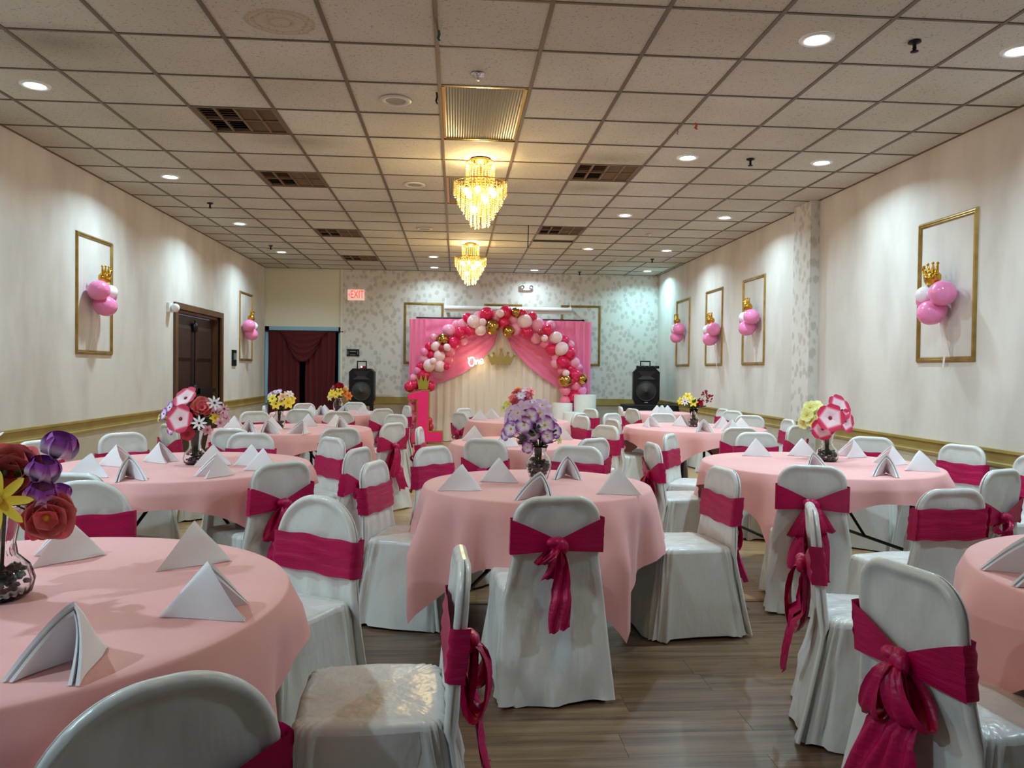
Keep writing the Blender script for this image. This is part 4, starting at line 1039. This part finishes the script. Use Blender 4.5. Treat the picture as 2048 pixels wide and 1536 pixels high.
for tb, L_ in NAPS.items():
    L_.sort(key=lambda c: c[0]); x, y, Rt, rot = TB[tb]
    for k, (px, py, az) in enumerate(L_):
        p = atz(px, py, TZ+.126); d = Vector((p.x-x, p.y-y)); a = R(az)
        lim = Rt-.06                                       # keep it on the table top
        for _ in range(60):
            c = Vector((p.x-.02*sin(a)-x, p.y-.02*cos(a)-y))
            if c.length < lim-.06: break
            p.x -= c.x*.03; p.y -= c.y*.03
        o = inst('napkin', NM[nk % 4], None, (p.x, p.y, TZ+.0042), rz=-a); nk += 1
        o.scale = (1, 1, 1)
        tag(o, 'white tent folded napkin, %s on %s' % (ORD[k], TDESC[tb]), 'napkin', 'folded napkins')

# ================================================================== VASES AND BOUQUETS
PET = {
 'petunia': petal_mat('petal_petunia', [(.0, (180, 20, 50)), (.18, (235, 200, 205)), (.55, (240, 205, 212)), (.72, (214, 40, 88)), (1, (190, 20, 66))]),
 'red': petal_mat('petal_red', [(0, (150, 24, 40)), (1, (196, 34, 62))]),
 'coral': petal_mat('petal_coral', [(0, (226, 90, 96)), (.6, (244, 126, 128)), (1, (250, 176, 170))]),
 'lilac': petal_mat('petal_lilac', [(0, (226, 206, 150)), (.3, (226, 190, 216)), (1, (208, 162, 204))]),
 'orchid': petal_mat('petal_orchid', [(0, (236, 226, 200)), (.3, (240, 226, 240)), (.6, (218, 180, 220)), (.85, (150, 62, 150)), (1, (112, 30, 116))]),
 'tulip': petal_mat('petal_tulip', [(0, (246, 240, 248)), (.58, (234, 216, 242)), (.78, (176, 92, 190)), (1, (134, 40, 150))]),
 'yellow': petal_mat('petal_yellow', [(0, (150, 110, 20)), (.25, (250, 220, 50)), (1, (252, 236, 90))]),
 'lime': petal_mat('petal_lime', [(0, (206, 200, 90)), (.4, (236, 234, 140)), (1, (238, 240, 168))]),
 'peach': petal_mat('petal_peach', [(0, (200, 120, 60)), (.4, (246, 200, 160)), (1, (250, 214, 186))]),
 'orange': petal_mat('petal_orange', [(0, (180, 60, 10)), (.5, (240, 130, 30)), (1, (246, 160, 50))]),
 'white': petal_mat('petal_white', [(0, (180, 150, 150)), (.2, (240, 232, 232)), (1, (248, 244, 246))]),
 'pink': petal_mat('petal_pink', [(0, (170, 60, 100)), (.4, (228, 170, 186)), (1, (236, 190, 200))])}
M_eye = mat('flower_eye', rgb(46, 30, 30), .6); M_eyey = mat('flower_eye_yellow', rgb(214, 170, 50), .6); M_eyer = mat('flower_eye_red', rgb(150, 18, 44), .6)
def petal(kind, m):
    # length along +x, cupped in z; v runs base to tip
    n, k = 8, 7; rows = []
    prof = {'wide': (.5, .6, .28), 'lily': (.30, .38, .35), 'orchid': (.5, .55, .1), 'daisy': (.15, .5, .05), 'tulip': (.55, .45, .75), 'ball': (.85, .5, .9)}[kind]
    wd, pk, cup = prof
    for j in range(n+1):
        t = j/n*(.96 if kind in ('wide', 'orchid') else .88 if kind in ('ball', 'tulip') else 1); w_ = wd*(sin(pi*min(1, t**(.8)*.5/pk*1.0)) if t < pk else math.sqrt(max(0, 1-((t-pk)/(1-pk))**2))**(1 if kind != 'lily' else 1.6))
        w_ = max(.02, w_)
        row = []
        for i in range(k):
            u = i/(k-1)*2-1
            x = t; y = w_*u
            if kind in ('tulip', 'ball'):
                a = t*(2.5 if kind == 'tulip' else 2.1); x = sin(a)*(.62 if kind == 'ball' else .5); z = (1-cos(a))*.5+.12*t - .12*u*u*w_
                x -= .15*u*u*w_
            else: z = cup*t*(1-.55*t)*1.3 + .12*u*u*w_*(1 if kind != 'wide' else .4) + (.06*sin(3*pi*u)*t*t if kind == 'wide' else 0) - (.25*t*t if kind == 'lily' else 0)
            row.append((x, y, z))
        rows.append(row)
    return MB().grid(rows).mesh('petal', m)
_pc = {}
def pmesh(kind, col):
    if (kind, col) not in _pc: _pc[(kind, col)] = petal(kind, PET[col])
    return _pc[(kind, col)]
NP = {'wide': 5, 'lily': 6, 'orchid': 5, 'daisy': 8, 'tulip': 5, 'ball': 14}
def joined(kind, col):
    key = ('J', kind, col)
    if key in _pc: return _pc[key]
    src = pmesh(kind, col); mb = MB(); n = NP[kind]
    for k in range(n):
        Mx = pet_matrix(kind, k, n); o = len(mb.v)
        vs = [Mx @ v.co for v in src.vertices]; fs = [tuple(p.vertices) for p in src.polygons]
        uvl = src.uv_layers[0].data; uvs = [None]*len(vs)
        for p in src.polygons:
            for li, vi in zip(p.loop_indices, p.vertices): uvs[vi] = tuple(uvl[li].uv)
        mb.add(vs, fs, uvs, True)
    _pc[key] = mb.mesh('blossom', PET[col]); return _pc[key]
def pet_matrix(kind, k, n):
    a = 2*pi*k/n*(1 if kind != 'ball' else 2.4); e = 0
    s = 1
    if kind == 'ball': e = R(28)*(1-k/n); s = 1-.62*k/n
    return Matrix.Rotation(a, 4, 'Z') @ Matrix.Rotation(e, 4, 'Y') @ Matrix.Scale(s, 4)
EYE = {}
def eye(kind, m):
    if (kind, m.name) not in EYE: EYE[(kind, m.name)] = MB().ball((0, 0, .05), .13 if kind != 'daisy' else .16, 8, 6, (1, 1, .7)).mesh('blossom', m)
    return EYE[(kind, m.name)]
leafm = MB().grid([[( .16*sin(pi*min(.999, j/8)**.8)*u, j/8, .10*u*u-.12*(j/8)**2) for u in (-1, -.5, 0, .5, 1)] for j in range(9)]).mesh('leaf', M_leaf)
leafn = MB().grid([[( .05*sin(pi*min(.999, j/8)**.8)*u, j/8, .10*u*u-.2*(j/8)**2) for u in (-1, 0, 1)] for j in range(9)]).mesh('leaf', M_leaf)
VASE = {
 'bulb': [(.0, 0), (.052, .0), (.066, .012), (.072, .04), (.062, .072), (.038, .098), (.034, .125), (.042, .17), (.055, .21), (.06, .225)],
 'urn': [(.0, 0), (.038, 0), (.044, .02), (.062, .07), (.068, .105), (.06, .135), (.042, .155), (.036, .17), (.042, .19), (.05, .205)],
 'small': [(.0, 0), (.036, 0), (.046, .02), (.056, .06), (.058, .09), (.046, .12), (.034, .14), (.04, .16), (.048, .175)],
 'cup': [(.0, 0), (.045, 0), (.05, .02), (.052, .07), (.05, .085), (.036, .095), (.03, .11), (.045, .17)]}
def vase(loc, kind, sc, label, ribs=False):
    t = thing('flower_vase', label, 'vase', loc, 0, 'clear glass vases')
    pr = [(r*sc, z*sc) for r, z in VASE[kind]]
    inner = [(max(.001, r-.004*sc), max(z, .008*sc)) for r, z in pr][::-1]
    if ribs:
        n = 48; rows = []
        for r, z in pr+inner: rows.append([((r*(1+.03*cos(24*2*pi*i/n)))*cos(2*pi*i/n), (r*(1+.03*cos(24*2*pi*i/n)))*sin(2*pi*i/n), z) for i in range(n)])
        mb = MB(); mb.grid(rows, True)
    else: mb = MB().lathe(pr+inner, 28)
    mb.build('glass_body', M_glass, t)
    rnd = random.Random(label); mb = MB()
    ztop = interp([(0, .07), (1, .07)], 0)*sc*(1.0 if kind != 'urn' else 1.95)
    for _ in range(70 if kind != 'urn' else 150):
        z = rnd.uniform(.012*sc, ztop); rmax = max(.005, interp([(b, a) for a, b in pr[1:]], z)-.014*sc); a = rnd.random()*6.28; rr = rmax*math.sqrt(rnd.random())
        mb.ball((rr*cos(a), rr*sin(a), z), rnd.uniform(.007, .011)*sc, 6, 4, (1.2, 1, .8))
    stuff(mb.build('pebbles', M_stone, t))
    return pr[-1][1]
def bouquet(name_loc, top, items, leaves, label, near, seed=1):
    """items: (dx, dy, dz, kind, colour, size, eye) relative to the vase base; each blossom faces outwards"""
    L0 = Vector(name_loc); rnd = random.Random(seed)
    t = thing('flower_bouquet', label, 'flowers', L0, 0, 'artificial flower bouquets')
    for it in items:
        dx, dy, dz, kind, col, size, ey = it; c = Vector((dx, dy, dz))
        d = (c-Vector((0, .02, top*.9))); d = Vector((d.x, d.y*1.0-.12, d.z*.55)).normalized() if kind != 'tulip' else Vector((d.x*.8, d.y-.02, .25)).normalized()
        q = d.to_track_quat('Z', 'Y').to_euler()
        MB().tube([(dx*.06, dy*.06, .03), (dx*.14, dy*.14, top), (dx*.6, dy*.6, lerp(top, dz, .6)), c], .0025, 5).build('stem', M_stem, t)
        if kind == 'berry':
            mb = MB()
            for _ in range(16): mb.ball(c+Vector((rnd.uniform(-1, 1), rnd.uniform(-1, 1), rnd.uniform(-1, 1)))*size*.8, size*.16, 6, 5)
            mb.build('berry_cluster', M_eyer, t); continue
        me = {'y': M_eyey, 'k': M_eye, 'r': M_eyer}[ey]
        if near:
            b = inst('blossom', eye(kind, me), t, c, rot=q, scale=(size, size, size))
            n = NP[kind]; pm_ = pmesh(kind, col)
            for k in range(n):
                o = inst('petal', pm_, b); o.matrix_local = pet_matrix(kind, k, n)
            if kind == 'tulip': pass
        else:
            b = inst('blossom', joined(kind, col), t, c, rot=q, scale=(size, size, size))
            inst('blossom_eye', eye(kind, me), b)
    for k in range(leaves):
        a = 2*pi*k/leaves+rnd.uniform(-.3, .3); el = rnd.uniform(.35, 1.05); s = rnd.uniform(.07, .125)
        o = inst('leaf', leafm if k % 5 else leafn, t, (.02*cos(a), .02*sin(a), top*.95+rnd.uniform(0, .06)), rot=(el, 0, a-pi/2), scale=(s, s, s))
    return t
def spots(tb_loc, base_y, L_):
    """(px, py, dy, kind, colour, size, eye) -> offsets from the vase base"""
    out = []
    for px, py, dy, kind, col, size, ey in L_:
        p = aty(px, py, base_y+dy); out.append((p.x-tb_loc[0], p.y-tb_loc[1], p.z-tb_loc[2], kind, col, size, ey))
    return out
def setv(px, py, kind, sc, vlabel, blabel, flowers, leaves, near, ribs=False, loc=None):
    b = atz(px, py, TZ+.005) if loc is None else Vector(loc); loc = (b.x, b.y, TZ+.005)
    top = vase(loc, kind, sc, vlabel, ribs)
    bouquet(loc, top, spots(loc, b.y, flowers), leaves, blabel, near, int(px)+3)
# front left table: purple tulips, coral peonies, yellow daisy
setv(-4, 1196, 'bulb', 1.12, 'ribbed clear glass vase on the front left table', 'bouquet of purple tulips, coral peonies and yellow daisy at front left',
 [(112,912,.0,'tulip','tulip',.066,'k'),(82,958,-.03,'tulip','tulip',.062,'k'),(78,1006,-.05,'tulip','tulip',.06,'k'),(116,996,.03,'tulip','tulip',.04,'k'),(22,950,-.04,'ball','coral',.085,'r'),(92,1035,-.06,'ball','coral',.07,'y'),(-4,1002,-.12,'daisy','yellow',.075,'y'),(-50,930,.0,'ball','coral',.085,'r'),(-60,1000,.02,'tulip','tulip',.09,'k'),(-30,890,.05,'daisy','white',.06,'y')], 60, True, True)
setv(390, 928, 'bulb', .98, 'clear round bottomed vase on the left table with red blossoms', 'bouquet of big red and white blossoms with coral peony and daisies',
 [(362,838,-.08,'wide','petunia',.091,'r'),(372,797,.02,'wide','petunia',.085,'r'),(404,815,-.04,'ball','coral',.073,'r'),(395,826,.02,'ball','red',.061,'r'),(383,832,.05,'wide','red',.073,'r'),(429,806,-.05,'daisy','white',.049,'k'),(398,846,-.11,'daisy','white',.046,'k'),(340,815,.0,'orchid','tulip',.041,'k'),(328,828,-.02,'orchid','tulip',.041,'k'),(445,825,.0,'lily','pink',.041,'r'),(452,836,.02,'lily','pink',.037,'r'),(432,825,.04,'lily','pink',.044,'k'),(430,836,-.03,'lily','yellow',.037,'y'),(440,846,-.04,'lily','pink',.037,'r'),(342,858,-.04,'orchid','orchid',.039,'k'),(376,866,-.06,'wide','red',.049,'r'),(448,818,-.03,'daisy','pink',.037,'k'),(415,860,-.03,'lily','pink',.037,'r'),(318,836,.02,'lily','lime',.029,'y')], 46, True)
setv(1077, 968, 'urn', 1.0, 'clear urn vase full of dark pebbles on the centre table', 'bouquet of lilac and purple orchids on the centre table',
 [(1030,835,-.02,'orchid','orchid',.050,'y'),(1060,833,-.06,'orchid','orchid',.050,'y'),(1090,850,-.06,'orchid','orchid',.056,'y'),(1108,862,-.03,'orchid','orchid',.047,'y'),(1022,858,-.03,'orchid','orchid',.050,'y'),(1048,850,-.07,'orchid','orchid',.050,'y'),(1095,873,-.08,'orchid','orchid',.039,'y'),(1055,895,-.02,'orchid','orchid',.034,'y'),(1065,868,-.05,'orchid','orchid',.045,'y'),(1012,868,0,'orchid','orchid',.039,'y'),
  (1022,822,.02,'lily','lilac',.050,'y'),(1045,815,.0,'lily','lilac',.056,'y'),(1062,818,.03,'lily','lilac',.056,'y'),(1085,812,.0,'lily','lilac',.056,'y'),(1080,826,-.04,'lily','lilac',.050,'y'),(1092,830,.02,'lily','lilac',.050,'y'),(1036,826,-.05,'lily','lilac',.050,'y'),(1100,842,-.02,'lily','lilac',.045,'y'),(1018,838,.03,'lily','lilac',.045,'y'),(1107,850,.03,'lily','coral',.034,'y'),(1118,880,.0,'lily','lime',.025,'y')], 36, True)
setv(1654, 922, 'bulb', 1.06, 'clear round bottomed vase on the right table with petunias', 'bouquet of red and white petunias with pale yellow orchids',
 [(1676,816,-.02,'wide','petunia',.099,'r'),(1660,836,-.09,'wide','petunia',.099,'r'),(1689,842,-.04,'wide','petunia',.086,'r'),(1645,858,-.06,'wide','petunia',.079,'r'),(1620,815,.02,'orchid','lime',.053,'y'),(1632,812,.05,'orchid','lime',.048,'y'),(1614,830,.0,'orchid','lime',.050,'y'),(1628,828,.0,'orchid','lime',.050,'y'),(1608,845,.02,'orchid','lime',.048,'y'),(1622,842,-.02,'orchid','lime',.045,'y'),(1638,820,.03,'orchid','lime',.045,'y'),(1628,856,-.03,'daisy','tulip',.034,'k')], 24, True)
setv(558, 857, 'small', 1.05, 'clear vase on the left table with yellow lilies', 'bouquet of yellow and peach lilies with purple blooms behind',
 [(545,798,0,'lily','yellow',.06,'k'),(576,806,-.04,'lily','yellow',.065,'y'),(552,808,-.08,'lily','yellow',.06,'k'),(583,797,.02,'lily','yellow',.055,'y'),(566,794,-.02,'lily','peach',.055,'y'),(562,804,-.06,'lily','peach',.05,'y'),(575,790,.03,'lily','peach',.05,'y'),(548,786,.06,'lily','lilac',.05,'k'),(556,784,.08,'orchid','orchid',.05,'k'),(540,790,.06,'orchid','orchid',.045,'k'),(580,788,.02,'lily','white',.045,'y')], 18, False)
setv(676, 824, 'small', 1.2, 'clear vase on the far left table', 'bouquet of red, orange and yellow flowers on far left table',
 [(678,774,0,'ball','red',.07,'r'),(668,778,.02,'lily','red',.07,'y'),(688,784,-.02,'lily','orange',.07,'y'),(697,792,-.02,'lily','orange',.07,'r'),(678,784,-.06,'lily','yellow',.065,'y'),(664,786,-.04,'lily','yellow',.06,'y'),(660,794,0,'lily','lime',.06,'y'),(690,778,.02,'lily','peach',.06,'y'),(672,790,-.06,'lily','yellow',.05,'k')], 14, False)
setv(1046, 888, 'small', 1.1, 'clear vase mostly hidden behind the lilac orchids', 'bouquet of small red, violet and yellow blooms behind lilac orchids',
 [(1034,786,0,'lily','red',.05,'k'),(1050,784,0,'lily','orchid',.05,'y'),(1058,790,-.03,'lily','red',.045,'y'),(1062,782,.02,'lily','coral',.045,'k'),(1042,792,-.04,'lily','orchid',.05,'y'),(1026,796,-.02,'lily','coral',.05,'y'),(1048,800,-.05,'lily','red',.05,'y'),(1030,804,-.05,'lily','red',.045,'k'),(1018,810,-.02,'lily','yellow',.045,'y'),(1008,816,0,'lily','lime',.045,'y'),(1024,812,-.05,'lily','yellow',.04,'y'),(1060,804,-.04,'lily','orchid',.045,'k'),(1036,780,.03,'lily','orange',.04,'k'),(1012,808,.02,'lily','lime',.04,'y')], 14, False)
setv(1387, 853, 'cup', 1.15, 'clear vase on the right table with yellow blooms', 'bouquet of yellow blooms with a sprig of red berries',
 [(1375,793,0,'lily','yellow',.055,'y'),(1386,804,-.05,'lily','yellow',.06,'y'),(1362,802,0,'lily','yellow',.05,'y'),(1370,803,-.04,'daisy','white',.05,'k'),(1398,808,-.02,'ball','red',.05,'r'),(1380,800,.02,'daisy','white',.04,'k'),(1410,791,.02,'berry','red',.075,'r'),(1418,796,.0,'berry','red',.06,'r')], 22, False)
